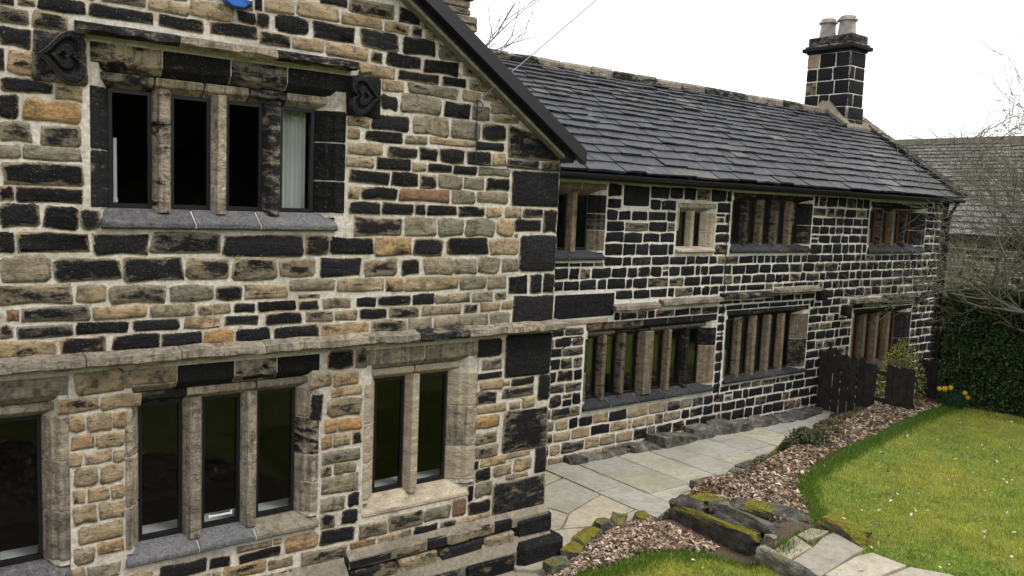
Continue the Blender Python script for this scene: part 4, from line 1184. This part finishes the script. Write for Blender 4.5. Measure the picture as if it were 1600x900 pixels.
RK = [
    ('kerb_slab', 'long mossy slab on edge beside the dark recess, along the lower lawn', between((2.02, -.34), (1.92, -1.70), .07, .06, .20), dict(moss=.66, tone=.7, rough=.22)),
    ('boulder', 'pointed dark grey boulder at the paving end of the garden step', between((2.26, -.16), (2.20, -.62), .10, .13, .14, roll=.3), dict(moss=.2, tone=.7)),
    ('mossy_boulder', 'broad boulder with a bright yellow-green moss cushion beside the flagged path', between((2.58, -.12), (2.90, -.50), .08, .34, .15), dict(moss=.95, tone=1.0, rough=.3)),
    ('rock_slab', 'dark flaky slab lying behind the long mossy kerb', between((2.14, -.86), (2.12, -1.60), .14, .10, .13, roll=-.3), dict(moss=.15, tone=.55)),
    ('rock_slab', 'lichened thin slab leaning between the dark slabs', between((2.44, -.80), (2.36, -1.72), .20, .11, .10, roll=-.3), dict(moss=.42, tone=.95)),
    ('rock_slab', 'large dark slab with brown moss below the leaf litter', between((2.66, -.78), (2.92, -1.82), .27, .17, .09, roll=.1), dict(moss=.48, tone=.9)),
    ('mossy_boulder', 'square mossy block at the edge of the raised lawn above the stepping flags', between((2.88, -1.98), (2.86, -2.60), .34, .15, .12), dict(moss=.85, tone=.9)),
    ('kerb_slab', 'low pale kerb stone with lichen between the lower lawn and the stepping flags', between((1.68, -1.88), (1.66, -2.62), .20, .07, .10), dict(moss=.5, tone=1.8)),
    ('boulder', 'small pale stone wedged beside the lowest stepping flag', dict(loc=(1.98, -1.86, .27), size=(.10, .08, .08), rot=(0, 0, .4)), dict(moss=.3, tone=1.8)),
    ('boulder', 'small pale stone under the moss cushion in the rock step', dict(loc=(2.40, -.78, .24), size=(.13, .09, .09), rot=(0, .2, 2.0)), dict(moss=.35, tone=1.6)),
]
for i, (nm, lb, geo, kw) in enumerate(RK): rock(nm, lb, (geo['loc'][0], geo['loc'][1], geo['loc'][2] + .06), geo['size'], geo['rot'], 40 + i, 'rocks of the garden step', **kw)
# edging stones along the beds
rr = random.Random(77)
ORD = 'first second third fourth fifth sixth seventh eighth ninth tenth eleventh twelfth thirteenth fourteenth fifteenth sixteenth seventeenth eighteenth'.split()
x = 3.15; nth = 0
while x < 9.4:
    l = rr.uniform(.18, .36)
    y = poly_y(PATH_EDGE, x + l) + rr.uniform(-.03, .03)
    nth += 1
    rock('edging_stone', 'rough edging stone of the far leafy bed, %s from the rock step' % ORD[nth - 1], (x + l, y, .05), (l, rr.uniform(.09, .15), rr.uniform(.09, .15)), (0, 0, .2 + rr.uniform(-.2, .2)), int(x * 31), 'edging stones along the far bed', moss=rr.uniform(.3, .75), tone=rr.uniform(.8, 1.4), sub=2)
    x += 2 * l + .02
for i, (x, y, l) in enumerate(((-.2, -.55, .17), (.22, -.34, .16), (.50, -.20, .13), (.78, -.06, .15), (1.06, .04, .14), (1.36, .06, .16), (1.72, -.02, .15))):
    rock('edging_stone', 'mossy edging stone of the near leaf bed, %s from the wing corner' % ORD[i], (x, y, .03), (l, .10, rr.uniform(.07, .11)), (0, 0, .35 + rr.uniform(-.3, .3)), 300 + i, 'edging stones along the near bed', moss=rr.uniform(.5, .8), tone=1.1, sub=2)
# footing boulders under the far range belong to its wall
x = 2.5
while x < 9.3:
    l = rr.uniform(.14, .34)
    big = .6 + .6 * smooth01((x - 3) / 2)
    rock('footing_stone', None, (x + l, RY - .10 - .12 * big + rr.uniform(-.05, .05), -.02), (l, .12 * big + .05, rr.uniform(.09, .20) * big), (0, 0, rr.uniform(-.2, .2)), 500 + int(x * 40), parent=rangeh, moss=.05, tone=rr.uniform(.8, 1.5), sub=2)
    x += 2 * l * rr.uniform(.8, 1.0)

# ------------------------------------------------------------------ soft cover: grass, litter
nr = np.random.default_rng(5)
def blades(name, label, pts, hmin, hmax, wid, cols, mat, lean=.5, cat='grass'):
    n = len(pts)
    P = np.array(pts)
    ang = nr.uniform(0, 2 * np.pi, n); h = nr.uniform(hmin, hmax, n)
    dx, dy = np.cos(ang) * wid, np.sin(ang) * wid
    la = nr.uniform(0, 2 * np.pi, n); ll = nr.uniform(0, lean, n) * h
    V = np.empty((n, 3, 3), np.float32)
    V[:, 0] = P - np.stack([dx, dy, np.full(n, .01)], 1)
    V[:, 1] = P + np.stack([dx, dy, np.full(n, -.01)], 1)
    V[:, 2] = P + np.stack([np.cos(la) * ll, np.sin(la) * ll, h], 1)
    me = bpy.data.meshes.new(name)
    me.vertices.add(3 * n); me.vertices.foreach_set('co', V.ravel())
    me.loops.add(3 * n); me.loops.foreach_set('vertex_index', np.arange(3 * n, dtype=np.int32))
    me.polygons.add(n); me.polygons.foreach_set('loop_start', np.arange(0, 3 * n, 3, dtype=np.int32))
    me.update(calc_edges=True)
    me.materials.append(M[mat])
    c = np.repeat(np.concatenate([cols, np.ones((n, 1))], 1).astype(np.float32), 3, 0)
    me.attributes.new('col', 'FLOAT_COLOR', 'POINT').data.foreach_set('color', c.ravel())
    return tag(link(name, me), label, cat, kind='stuff')
gr = random.Random(12)
pts, cols = [], []
while len(pts) < 230000:
    x = gr.uniform(-1.8, 13.5); y = gr.uniform(-6.0, .5)
    if not is_lawn(x, y): continue
    # a wedge wide enough for the view and its neighbours
    d = math.hypot(x + 6.4, y + 7.5)
    if gr.random() > min(1, (9.5 / d) ** 1.4): continue
    if 1.78 < x < 2.52 + .18 * smooth01((-3.0 - y) / .6) and -2.0 > y > -4.4: continue
    pts.append((x, y, ground_z(x, y) + .012 * mnoise.noise(Vector((x * 6, y * 6, 1)))))
    t = mnoise.noise(Vector((x * .8, y * .8, 5))) * .5 + .5
    u = mnoise.noise(Vector((x * 3.1, y * 3.1, 9))) * .5 + .5
    f = mnoise.noise(Vector((x * 9, y * 9, 2))) * .5 + .5
    k = gr.uniform(.65, 1.3) * (.55 + .5 * u + .5 * f)
    yel = max(0, min(1, t * 2.0 - .45 + (u - .5) * .8 + gr.uniform(-.3, .3)))
    cols.append(((.20 + .20 * yel) * k, (.29 + .085 * yel) * k, (.035 + .02 * yel) * k))
blades('grass', 'short mossy green lawn grass strewn with a few leaves', pts, .018, .050, .006, np.array(cols), 'leaf', .9)
# a rougher fringe where the lawn meets beds and stones
pts, cols = [], []
while len(pts) < 16000:
    x = gr.uniform(-1.6, 11); y = poly_y(LAWN_EDGE, x) + gr.gauss(-.10, .10)
    pts.append((x, y, ground_z(x, y))); k = gr.uniform(.6, 1.1)
    cols.append((.12 * k, .21 * k, .03 * k))
blades('grass_fringe', 'longer dark green grass along the lawn edge', pts, .04, .10, .006, np.array(cols), 'leaf', .8)

def leaves(name, label, spots, size, palette, mat, cat, up=1.0, curl=.3, cluster=None):
    """small two-triangle leaves lying or standing about; palette of colours"""
    n = len(spots); P = np.array(spots)
    nrm = nr.normal(0, 1, (n, 3)); nrm[:, 2] = np.abs(nrm[:, 2]) * up + .2 * up; nrm /= np.linalg.norm(nrm, axis=1)[:, None]
    t = nr.normal(0, 1, (n, 3)); t -= nrm * (t * nrm).sum(1)[:, None]; t /= np.linalg.norm(t, axis=1)[:, None]
    b = np.cross(nrm, t)
    s = nr.uniform(size[0], size[1], n)[:, None]
    V = np.empty((n, 4, 3), np.float32)
    V[:, 0] = P - t * s; V[:, 1] = P + b * s * .5 + nrm * s * curl; V[:, 2] = P + t * s; V[:, 3] = P - b * s * .5 + nrm * s * curl
    me = bpy.data.meshes.new(name)
    me.vertices.add(4 * n); me.vertices.foreach_set('co', V.ravel())
    idx = (np.arange(n)[:, None] * 4 + np.array([0, 1, 2, 0, 2, 3])[None]).astype(np.int32)
    me.loops.add(6 * n); me.loops.foreach_set('vertex_index', idx.ravel())
    me.polygons.add(2 * n); me.polygons.foreach_set('loop_start', np.arange(0, 6 * n, 3, dtype=np.int32))
    me.update(calc_edges=True)
    me.materials.append(M[mat])
    pal = np.array(palette); ci = nr.integers(0, len(pal), n)
    c = pal[ci] * nr.uniform(.7, 1.3, n)[:, None]
    c = np.repeat(np.concatenate([c, np.ones((n, 1))], 1).astype(np.float32), 4, 0)
    me.attributes.new('col', 'FLOAT_COLOR', 'POINT').data.foreach_set('color', c.ravel())
    return me
LITTER = [(.36, .27, .20), (.48, .38, .29), (.27, .18, .12), (.54, .46, .37), (.13, .08, .05), (.38, .26, .20), (.19, .13, .085)]
def bed_spots(n, f, x0, x1, y0, y1):
    out = []
    while len(out) < n:
        x, y = gr.uniform(x0, x1), gr.uniform(y0, y1)
        if y < poly_y(PATH_EDGE, x) - .02 and not is_lawn(x, y - .06) and f(x, y): out.append((x, y, ground_z(x, y) + gr.uniform(.0, .04)))
    return out
me = leaves('leaf_litter', '', bed_spots(4200, lambda x, y: True, -1.5, 1.75, -1.3, .15), (.022, .062), LITTER, 'litter', '', 1.5, .4)
tag(link('leaf_litter', me), 'dry pinkish brown leaf litter in the near bed by the wing corner', 'leaves', kind='stuff')
me = leaves('leaf_litter', '', bed_spots(4500, lambda x, y: y < -3.6, -9, -1.6, -5.3, -3.6), (.04, .09), LITTER, 'litter', '', 1.5, .4)
tag(link('leaf_litter', me), 'dry leaf litter before the garden bank, seen mirrored in the ground floor windows', 'leaves', kind='stuff')
me = leaves('leaf_litter', '', bed_spots(9000, lambda x, y: True, 2.6, 11.0, -1.6, 1.7), (.022, .062), LITTER, 'litter', '', 1.5, .4)
tag(link('leaf_litter', me), 'dry pinkish brown leaf litter in the bed between path and raised lawn', 'leaves', kind='stuff')
sp = []
while len(sp) < 620:
    x = gr.uniform(-1, 12); y = gr.uniform(-5, .3)
    if is_lawn(x, y): sp.append((x, y, ground_z(x, y) + .035))
me = leaves('scattered_leaves', '', sp, (.012, .04), [(.5, .42, .3), (.55, .5, .4), (.3, .2, .12), (.2, .12, .07)], 'litter', '', 2.0, .3)
tag(link('scattered_leaves', me), 'pale dead leaves scattered over the lawn', 'leaves', kind='stuff')
me = leaves('moss_plants', '', bed_spots(4500, lambda x, y: mnoise.noise(Vector((x * 1.6, y * 1.6, 3))) > .12 - .2 * (x > 6) and not (1.7 < x < 3.4 and y < -.2), -1.3, 9.5, -1.2, 1.6), (.015, .035), [(.07, .10, .02), (.10, .12, .03), (.05, .08, .03), (.17, .15, .07), (.13, .12, .05)], 'leaf', '', .6, .3)
tag(link('moss_plants', me), 'low green weeds and moss among the leaf litter', 'ground cover', kind='stuff')

# ------------------------------------------------------------------ shrubs and flowers
def shrub(name, label, cat, c, rx, ry, h, n, size, palette, stems=7, stemcol=(.06, .045, .03)):
    root = empty(name, c, label, cat, 'low plants in the leafy bed' if name == 'low_shrub' else None)
    st = MB()
    for k in range(stems):
        a = gr.uniform(0, 6.283); q = gr.uniform(.3, .8)
        tube(st, [(c[0], c[1], c[2]), (c[0] + math.cos(a) * rx * q * .5, c[1] + math.sin(a) * ry * q * .5, c[2] + h * .5), (c[0] + math.cos(a) * rx * q, c[1] + math.sin(a) * ry * q, c[2] + h * .9)], [.012, .008, .003], 5, (*stemcol, 1))
    st.build('stem', 'bark', root, 'col')
    sp = []
    while len(sp) < n:
        v = Vector((gr.uniform(-1, 1), gr.uniform(-1, 1), gr.uniform(0, 1)))
        d = v.length
        if d > 1 or gr.random() > .25 + d: continue
        if mnoise.noise(v * 2.6 + Vector(c)) < -.22: continue
        sp.append((c[0] + v.x * rx, c[1] + v.y * ry, c[2] + v.z * h))
    me = leaves('foliage', '', sp, size, palette, 'leaf', '', .6, .25)
    link('foliage', me, root)
    return root
shrub('low_shrub', 'low dark green leafy shrub in the bed beside the path', 'shrub', (6.0, .30, .18), .52, .42, .46, 3600, (.02, .04), [(.05, .07, .03), (.09, .10, .05), (.13, .12, .07), (.035, .05, .02)])
shrub('low_shrub', 'straggly olive shrub behind the purple flowers', 'shrub', (6.95, .45, .2), .42, .3, .30, 1500, (.02, .035), [(.14, .13, .06), (.10, .10, .045), (.2, .17, .10)])
shrub('low_shrub', 'small brownish tufted plant at the far end of the leafy bed', 'shrub', (8.4, .95, .2), .5, .28, .25, 1500, (.02, .035), [(.16, .13, .07), (.10, .11, .045), (.2, .15, .10)])
shrub('low_shrub', 'grey-green creeping plant spilling over the edging stones before the leafy shrub', 'shrub', (5.0, .28, .16), .42, .26, .18, 1300, (.015, .03), [(.10, .11, .05), (.14, .13, .07), (.2, .17, .11)])
shrub('low_shrub', 'dry olive plant halfway along the bed edge by the path', 'shrub', (7.6, .85, .18), .5, .28, .28, 1700, (.018, .035), [(.15, .13, .065), (.10, .10, .045), (.22, .18, .11)])
shrub('low_shrub', 'mossy green tuft in the bed nearest the gate', 'shrub', (9.3, 1.25, .16), .36, .24, .22, 1100, (.015, .03), [(.12, .12, .04), (.09, .10, .035), (.2, .16, .09)])
shrub('purple_flowers', 'small clump of purple crocus flowers at the lawn edge', 'flowers', (6.72, .0, .30), .24, .12, .12, 420, (.014, .026), [(.22, .10, .42), (.30, .15, .5), (.16, .08, .3), (.08, .12, .03)], 4)
shrub('forsythia_bush', 'thin yellow-green budding bush above the picket fence', 'shrub', (10.7, 1.2, .2), .72, .5, 1.50, 2400, (.018, .040), [(.28, .31, .07), (.20, .23, .07), (.38, .36, .10)], 26, (.14, .12, .05))
# daffodils: strap leaves, yellow heads
daf = empty('daffodil_clump', (11.05, .22, .34), 'clump of yellow daffodils with strap leaves at the foot of the hedge', 'flowers')
st = MB()
for k in range(130):
    a = gr.uniform(0, 6.283); q = gr.uniform(.04, .26); h = gr.uniform(.22, .46)
    bx, by = 11.05 + gr.gauss(0, .09), .22 + gr.gauss(0, .08)
    p0, p1, p2 = Vector((bx, by, .30)), Vector((bx + math.cos(a) * q * .4, by + math.sin(a) * q * .4, .30 + h * .65)), Vector((bx + math.cos(a) * q, by + math.sin(a) * q, .30 + h))
    s = Vector((-math.sin(a), math.cos(a), 0)) * .009
    st.add([p0 - s, p0 + s, p1 + s, p1 - s, p2], [(0, 1, 2, 3), (3, 2, 4)], (.03 * gr.uniform(.7, 1.4), .075 * gr.uniform(.7, 1.3), .03, 1))
st.build('leaves', 'leaf', daf, 'col', fix=False)
for k, (dx, dy, z) in enumerate(((-.22, .12, .80), (-.12, .05, .82), (-.26, .2, .78), (.20, -.10, .70), (.30, -.12, .60), (-.02, .2, .74))):
    fl = MB(); c = Vector((11.05 + dx, .22 + dy, z))
    tube(fl, [(11.05 + dx * .5, .22 + dy * .5, .32), (11.05 + dx * .9, .22 + dy * .9, z - .05), c], .005, 4, (.05, .11, .03, 1))
    nrm = Vector((-.8, -.5, .1)).normalized(); e1 = nrm.cross(Vector((0, 0, 1))).normalized(); e2 = nrm.cross(e1)
    for j in range(6):
        t = j * math.pi / 3
        d = e1 * math.cos(t) + e2 * math.sin(t); sd = e1 * -math.sin(t) + e2 * math.cos(t)
        fl.add([c, c + d * .03 + sd * .018, c + d * .058 + nrm * .008, c + d * .03 - sd * .018], [(0, 1, 2, 3)], (.72, .55, .03, 1))
    tube(fl, [c, c + nrm * .04], [.016, .022], 8, (.75, .42, .02, 1))
    fl.build('flower', 'leaf', daf, 'col', fix=False)

# ------------------------------------------------------------------ gate, fence, step
def picket(root, x, y0, y1, z0, z1, pointed, th=.022):
    m = MB(); ym = (y0 + y1) / 2; t = U(-.006, .006)
    prof = [(y0, z0), (y1, z0), (y1 + t, z1 - (.085 if pointed else 0)), (ym + t, z1 + (.02 if pointed else 0)), (y0 + t, z1 - (.085 if pointed else .02))]
    v = [(x, a, b) for a, b in prof] + [(x + th, a, b) for a, b in prof]; n = 5
    m.add(v, [tuple(range(n)), tuple(range(n, 2 * n))[::-1]] + [(i, (i + 1) % n, n + (i + 1) % n, n + i) for i in range(n)])
    m.build('picket', 'gate', root)
GX = 9.82
gate = empty('picket_gate', (GX, 2.0, 0), 'dark weathered picket gate with pointed boards against the house wall', 'gate')
for i, (z1) in enumerate((1.40, 1.36, 1.31, 1.31, 1.30)):
    y1 = 2.40 - i * .184
    picket(gate, GX, y1 - .148 - U(0, .012), y1, -.06 + .03 * i, z1, True)
for z in (.3, 1.0):
    m = MB(); m.box(GX + .024, GX + .06, 1.52, 2.42, z, z + .09); m.build('rail', 'gate', gate)
m = MB(); thick(m, [(GX + .03, 2.36, .35), (GX + .03, 2.36, .44), (GX + .03, 1.56, 1.0), (GX + .03, 1.56, .91)], (.025, 0, 0)); m.build('brace', 'gate', gate)
m = MB(); m.box(GX - .02, GX + .10, 2.42, 2.54, -.1, 1.28); tag(m.build('gate_post', 'gate'), 'square timber gate post against the house wall', 'post')
m = MB(); m.box(GX - .04, GX + .10, 1.30, 1.48, -.1, 1.20); tag(m.build('gate_post', 'gate'), 'squat weathered gate post at the free end of the gate', 'post')
fen = empty('picket_fence', (GX, .8, .2), 'short run of dark flat-topped pickets just past the gate post', 'fence')
for i in range(4): 
    y1 = 1.06 - i * .15
    picket(fen, GX + .02, y1 - .135, y1, .08, 1.24 + U(-.03, .02), False)
for z in (.45, 1.0):
    m = MB(); m.box(GX + .044, GX + .08, .46, 1.28, z, z + .08); m.build('rail', 'gate', fen)
fen2 = empty('board_fence', (11.6, 1.2, .2), 'low brown board fence tucked in beside the hedge', 'fence')
for i in range(9):
    y1 = 1.28 - i * .06
    picket(fen2, 11.55 + .01 * (i % 2), y1 - .056, y1, .1, 1.20 + U(-.03, .02), False)
m = MB(); m.box(11.58, 11.62, .74, 1.28, .9, .98); m.build('rail', 'gate', fen2)
m = MB(); thick(m, [(9.20, 1.85, .03), (9.42, 1.95, .05), (9.70, 1.50, .12), (9.46, 1.38, .10)], (0, 0, .035))
tag(m.build('loose_board', 'gate'), 'loose dark board lying on the paving in front of the gate', 'board')
m = MB()
for (r_, z) in ((.09, .12), (.13, .38), (.14, .38), (.14, .42), (.12, .42), (.11, .2)):
    for j in range(12): m.v.append((11.25 + r_ * math.cos(j * math.pi / 6), .98 + r_ * math.sin(j * math.pi / 6), z))
for i in range(5):
    for j in range(12): m.f.append((i * 12 + j, i * 12 + (j + 1) % 12, (i + 1) * 12 + (j + 1) % 12, (i + 1) * 12 + j))
tag(m.build('plant_pot', 'red', fix=False), 'red clay plant pot half hidden behind the picket fence', 'pot')

# ------------------------------------------------------------------ hedge
def hedge(name, label, a, b, depth, h, n, size, palette, z0=.2, cat='hedge'):
    a, b = Vector((*a, 0)), Vector((*b, 0)); d = b - a; ln = d.length; d.normalize(); nn = Vector((d.y, -d.x, 0))
    root = empty(name, ((a.x + b.x) / 2, (a.y + b.y) / 2, z0), label, cat)
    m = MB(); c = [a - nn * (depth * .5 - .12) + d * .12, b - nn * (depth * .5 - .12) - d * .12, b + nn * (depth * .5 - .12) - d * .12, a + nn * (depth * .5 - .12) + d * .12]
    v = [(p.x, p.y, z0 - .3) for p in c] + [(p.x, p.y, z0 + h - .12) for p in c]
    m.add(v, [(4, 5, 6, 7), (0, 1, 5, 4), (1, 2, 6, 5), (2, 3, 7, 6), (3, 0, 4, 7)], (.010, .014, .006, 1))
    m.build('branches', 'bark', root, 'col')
    sp = []
    per = 2 * (ln + depth)
    while len(sp) < n:
        if gr.random() < .2: u, w, z = gr.uniform(0, ln), gr.uniform(-.5, .5) * depth, h
        else:
            t = gr.uniform(0, per); z = gr.uniform(0, h)
            if t < ln: u, w = t, .5 * depth
            elif t < 2 * ln: u, w = t - ln, -.5 * depth
            elif t < 2 * ln + depth: u, w = 0, t - 2 * ln - depth * .5
            else: u, w = ln, t - 2 * ln - depth * 1.5
        bulge = mnoise.noise(Vector((u * 1.1, w * 1.1, z * 1.3))) * .10 + mnoise.noise(Vector((u * 5, w * 5, z * 6))) * .05 + gr.gauss(0, .03)
        p = a + d * u + nn * (w * (1 + bulge * 2 / depth)) 
        sp.append((p.x + gr.gauss(0, .03), p.y + gr.gauss(0, .03), z0 + z + (bulge if z == h else 0)))
    me = leaves('foliage', '', sp, size, palette, 'leaf', '', .5, .2)
    link('foliage', me, root)
    return root
HP = [(.036, .066, .024), (.058, .098, .032), (.022, .042, .016), (.085, .12, .04)]
hedge('conifer_hedge', 'tall clipped dark green conifer hedge at the end of the lawn', (11.85, .78), (13.2, -4.4), 1.15, 2.55, 80000, (.02, .048), HP, .22)
hedge('garden_hedge', 'tall dark hedge across the garden, seen mirrored in the window panes', (-16, -20), (22, -20), 2.0, 7.5, 26000, (.12, .3), HP, .0)
hedge('tree_belt', 'belt of tall dark trees beyond the right-hand lawn, seen mirrored in the far panes', (23, -20), (36, -3), 2.0, 9.0, 14000, (.15, .35), HP, .0)
hedge('field_hedge', 'yellow-green shrubs in front of the barn wall', (16.5, 5.2), (19.5, -1.5), 1.2, 2.6, 9000, (.04, .09), [(.16, .19, .05), (.11, .14, .04), (.2, .2, .07), (.07, .09, .03)], -.4, 'shrubs')

# ------------------------------------------------------------------ bare trees
def bare_tree(name, label, base, h, seed, spread, levels, n0, lean, twigcol, barkcol, buds=0, budcol=(.4, .38, .25), r0=.07, aim=None, twist=.28, minr=.0022, low=.25):
    r = random.Random(seed)
    root = empty(name, base, label, 'tree')
    wood, twig, tips = MB(), MB(), []
    def grow(p, d, ln, rad, lv):
        n = 5 if lv < 2 else 4
        pts = [p]; rads = [rad]
        q = p.copy(); dd = d.copy()
        for i in range(n):
            dd = (dd + Vector((r.gauss(0, twist * .6), r.gauss(0, twist * .6), r.gauss(.03, twist * .5)))).normalized()
            q = q + dd * ln / n
            pts.append(q.copy()); rads.append(max(minr, rad * (1 - .62 * (i + 1) / n)))
        c = barkcol if lv < 2 else twigcol
        k = r.uniform(.75, 1.25)
        tube(wood if lv < 2 else twig, pts, rads, 6 if lv < 2 else 4 if lv < 3 else 3, (c[0] * k, c[1] * k, c[2] * k, 1))
        if lv >= levels:
            tips.append(pts[-1]); tips.append(pts[2]); return
        m = n0[lv]
        for j in range(m):
            t = r.uniform(low if lv == 0 else .25, 1.0) if j else 1.0
            i = min(n - 1, int(t * n)); b = pts[i].lerp(pts[i + 1], t * n - i) if i < n else pts[-1]
            ax = Vector((r.gauss(0, 1), r.gauss(0, 1), r.gauss(.1, .8)))
            ax = (ax - dd * ax.dot(dd)).normalized()
            nd = (dd * r.uniform(.45, .9) + ax * spread * r.uniform(.6, 1.1)).normalized()
            if aim is not None and lv == 0: nd = (nd + aim * r.uniform(.3, 1.0)).normalized()
            grow(b, nd, ln * r.uniform(.5, .8), rads[min(i, n)] * .7, lv + 1)
    grow(Vector(base), Vector(lean).normalized(), h, r0, 0)
    wood.build('trunk', 'bark', root, 'col', True, fix=False)
    if twig.v: twig.build('crown', 'bark', root, 'col', True, fix=False)
    if buds:
        sp = [tuple(t + Vector((r.gauss(0, .02), r.gauss(0, .02), r.gauss(0, .02)))) for t in tips for _ in range(buds)]
        me = leaves('buds', '', sp, (.010, .022), [budcol, (.2, .22, .10), (.3, .29, .2)], 'leaf', '', .5, .3)
        link('buds', me, root)
    return root
bare_tree('bare_tree', 'bare lichened tree with budding twigs reaching in from the right edge', (11.5, -1.95, .3), 3.5, 21, .8, 4, (10, 7, 6, 5), (-.10, .12, 1), (.15, .142, .108), (.14, .134, .108), 1, budcol=(.30, .29, .17), aim=Vector((-.26, .36, .16)), r0=.11, minr=.0056, low=.42)
bare_tree('distant_tree', 'far bare tree whose twigs show beside the near chimney', (12.2, 20.0, 3.2), 6.0, 9, .7, 3, (8, 6, 5), (0, 0, 1), (.16, .15, .14), (.14, .13, .12), 0, r0=.13)

# ------------------------------------------------------------------ barn beyond
barn = empty('barn', (24, 4, 0), 'long low barn with a weathered grey stone roof behind the far corner', 'barn')
BXE, BXR, BE, BR = 22.0, 25.6, 3.72, 7.08
m = MB(); m.box(BXE + .25, 29.0, -9, 17, -.5, BE + .1); bw = m.build('wall', 'mortar', barn)
fr = random.Random(2); rest = MB()
F3 = Face((BXE + .25, 17, 0), (0, -1, 0), (0, 0, 1), (-1, 0, 0))
for rc in fill_rects(0, 26, -.4, BE, [], fr, .25, .6, (.16, .24), gap=.01):
    V, Fc, A = stone_geo(F3, *rc, fr.choice('dgsstd'), .01, fr); rest.add(V, Fc, A)
tag(rest.build('wall_stones', 'stone', bw, 'st', True, fix=False), kind='stuff')
bs = (BR - BE) / (BXR - BXE); bn = math.hypot(1, bs)
def pale_col(r, t):
    k = r.uniform(.75, 1.25); return (.125 * k, .12 * k, .105 * k)
slope_roof(barn, 'roof_slope', (BXE, 17.2, BE), (0, -1, 0), 26.4, (1 / bn, 0, bs / bn), (-bs / bn, 0, 1 / bn), (BXR - BXE) * bn, lambda t: .30 - .13 * t, lambda t: (.45, .85), pale_col, 'slate_pale', lambda it, p: 0, r=random.Random(15))
slope_roof(barn, 'roof_slope', (2 * BXR - BXE, -9.2, BE), (0, 1, 0), 26.4, (-1 / bn, 0, bs / bn), (bs / bn, 0, 1 / bn), (BXR - BXE) * bn, lambda t: .5, lambda t: (.6, .9), pale_col, 'slate_pale', lambda it, p: 0, r=random.Random(16))
m = MB(); m.box(BXR - .16, BXR + .16, -9.2, 17.2, BR - .08, BR + .12, (.2, .1, .4, .1)); m.build('ridge', 'dressed', barn, 'st')
m = MB(); m.box(BXE - .06, BXE + .12, -9.2, 17.2, BE - .16, BE - .02); m.build('gutter', 'black', barn)

# ------------------------------------------------------------------ cables, alarm box
m = MB(); a, b = Vector((-1.22, -.05, 5.28)), Vector((4.8, -1.6, 11.2))
tube(m, [a.lerp(b, t / 10) - Vector((0, 0, .12 * math.sin(math.pi * t / 10))) for t in range(11)], .006, 4)
tag(m.build('overhead_wire', 'wire'), 'thin overhead wire rising to the right from the gable wall', 'wire')
m = MB(); tube(m, [(-1.22, -.03, 5.28), (-1.215, -.03, 4.95), (-1.21, -.03, 4.62), (-1.05, -.03, 4.60), (-.7, -.03, 4.62), (-.3, -.03, 4.60), (.0, -.03, 4.61)], .008, 5)
tube(m, [(-1.2 + .06 * math.cos(t * .7), -.03, 5.22 + .06 * math.sin(t * .7)) for t in range(9)], .006, 4)
tag(m.build('wall_cable', 'cable'), 'black cable clipped down the gable wall and along to the corner', 'cable')
m = MB(); m.prism([(-3.93, 5.84), (-3.86, 5.80), (-3.76, 5.80), (-3.69, 5.86), (-3.70, 6.10), (-3.92, 6.10)], -.10, -.01, 'y')
al = m.build('alarm_box', 'blue'); bevel_mesh(al, .01)
tag(al, 'blue and white alarm box fixed high on the gable at the top edge', 'alarm box')
m = MB(); m.box(-3.76, -3.70, -.115, -.101, 5.87, 6.08); m.build('white_panel', 'white', al)
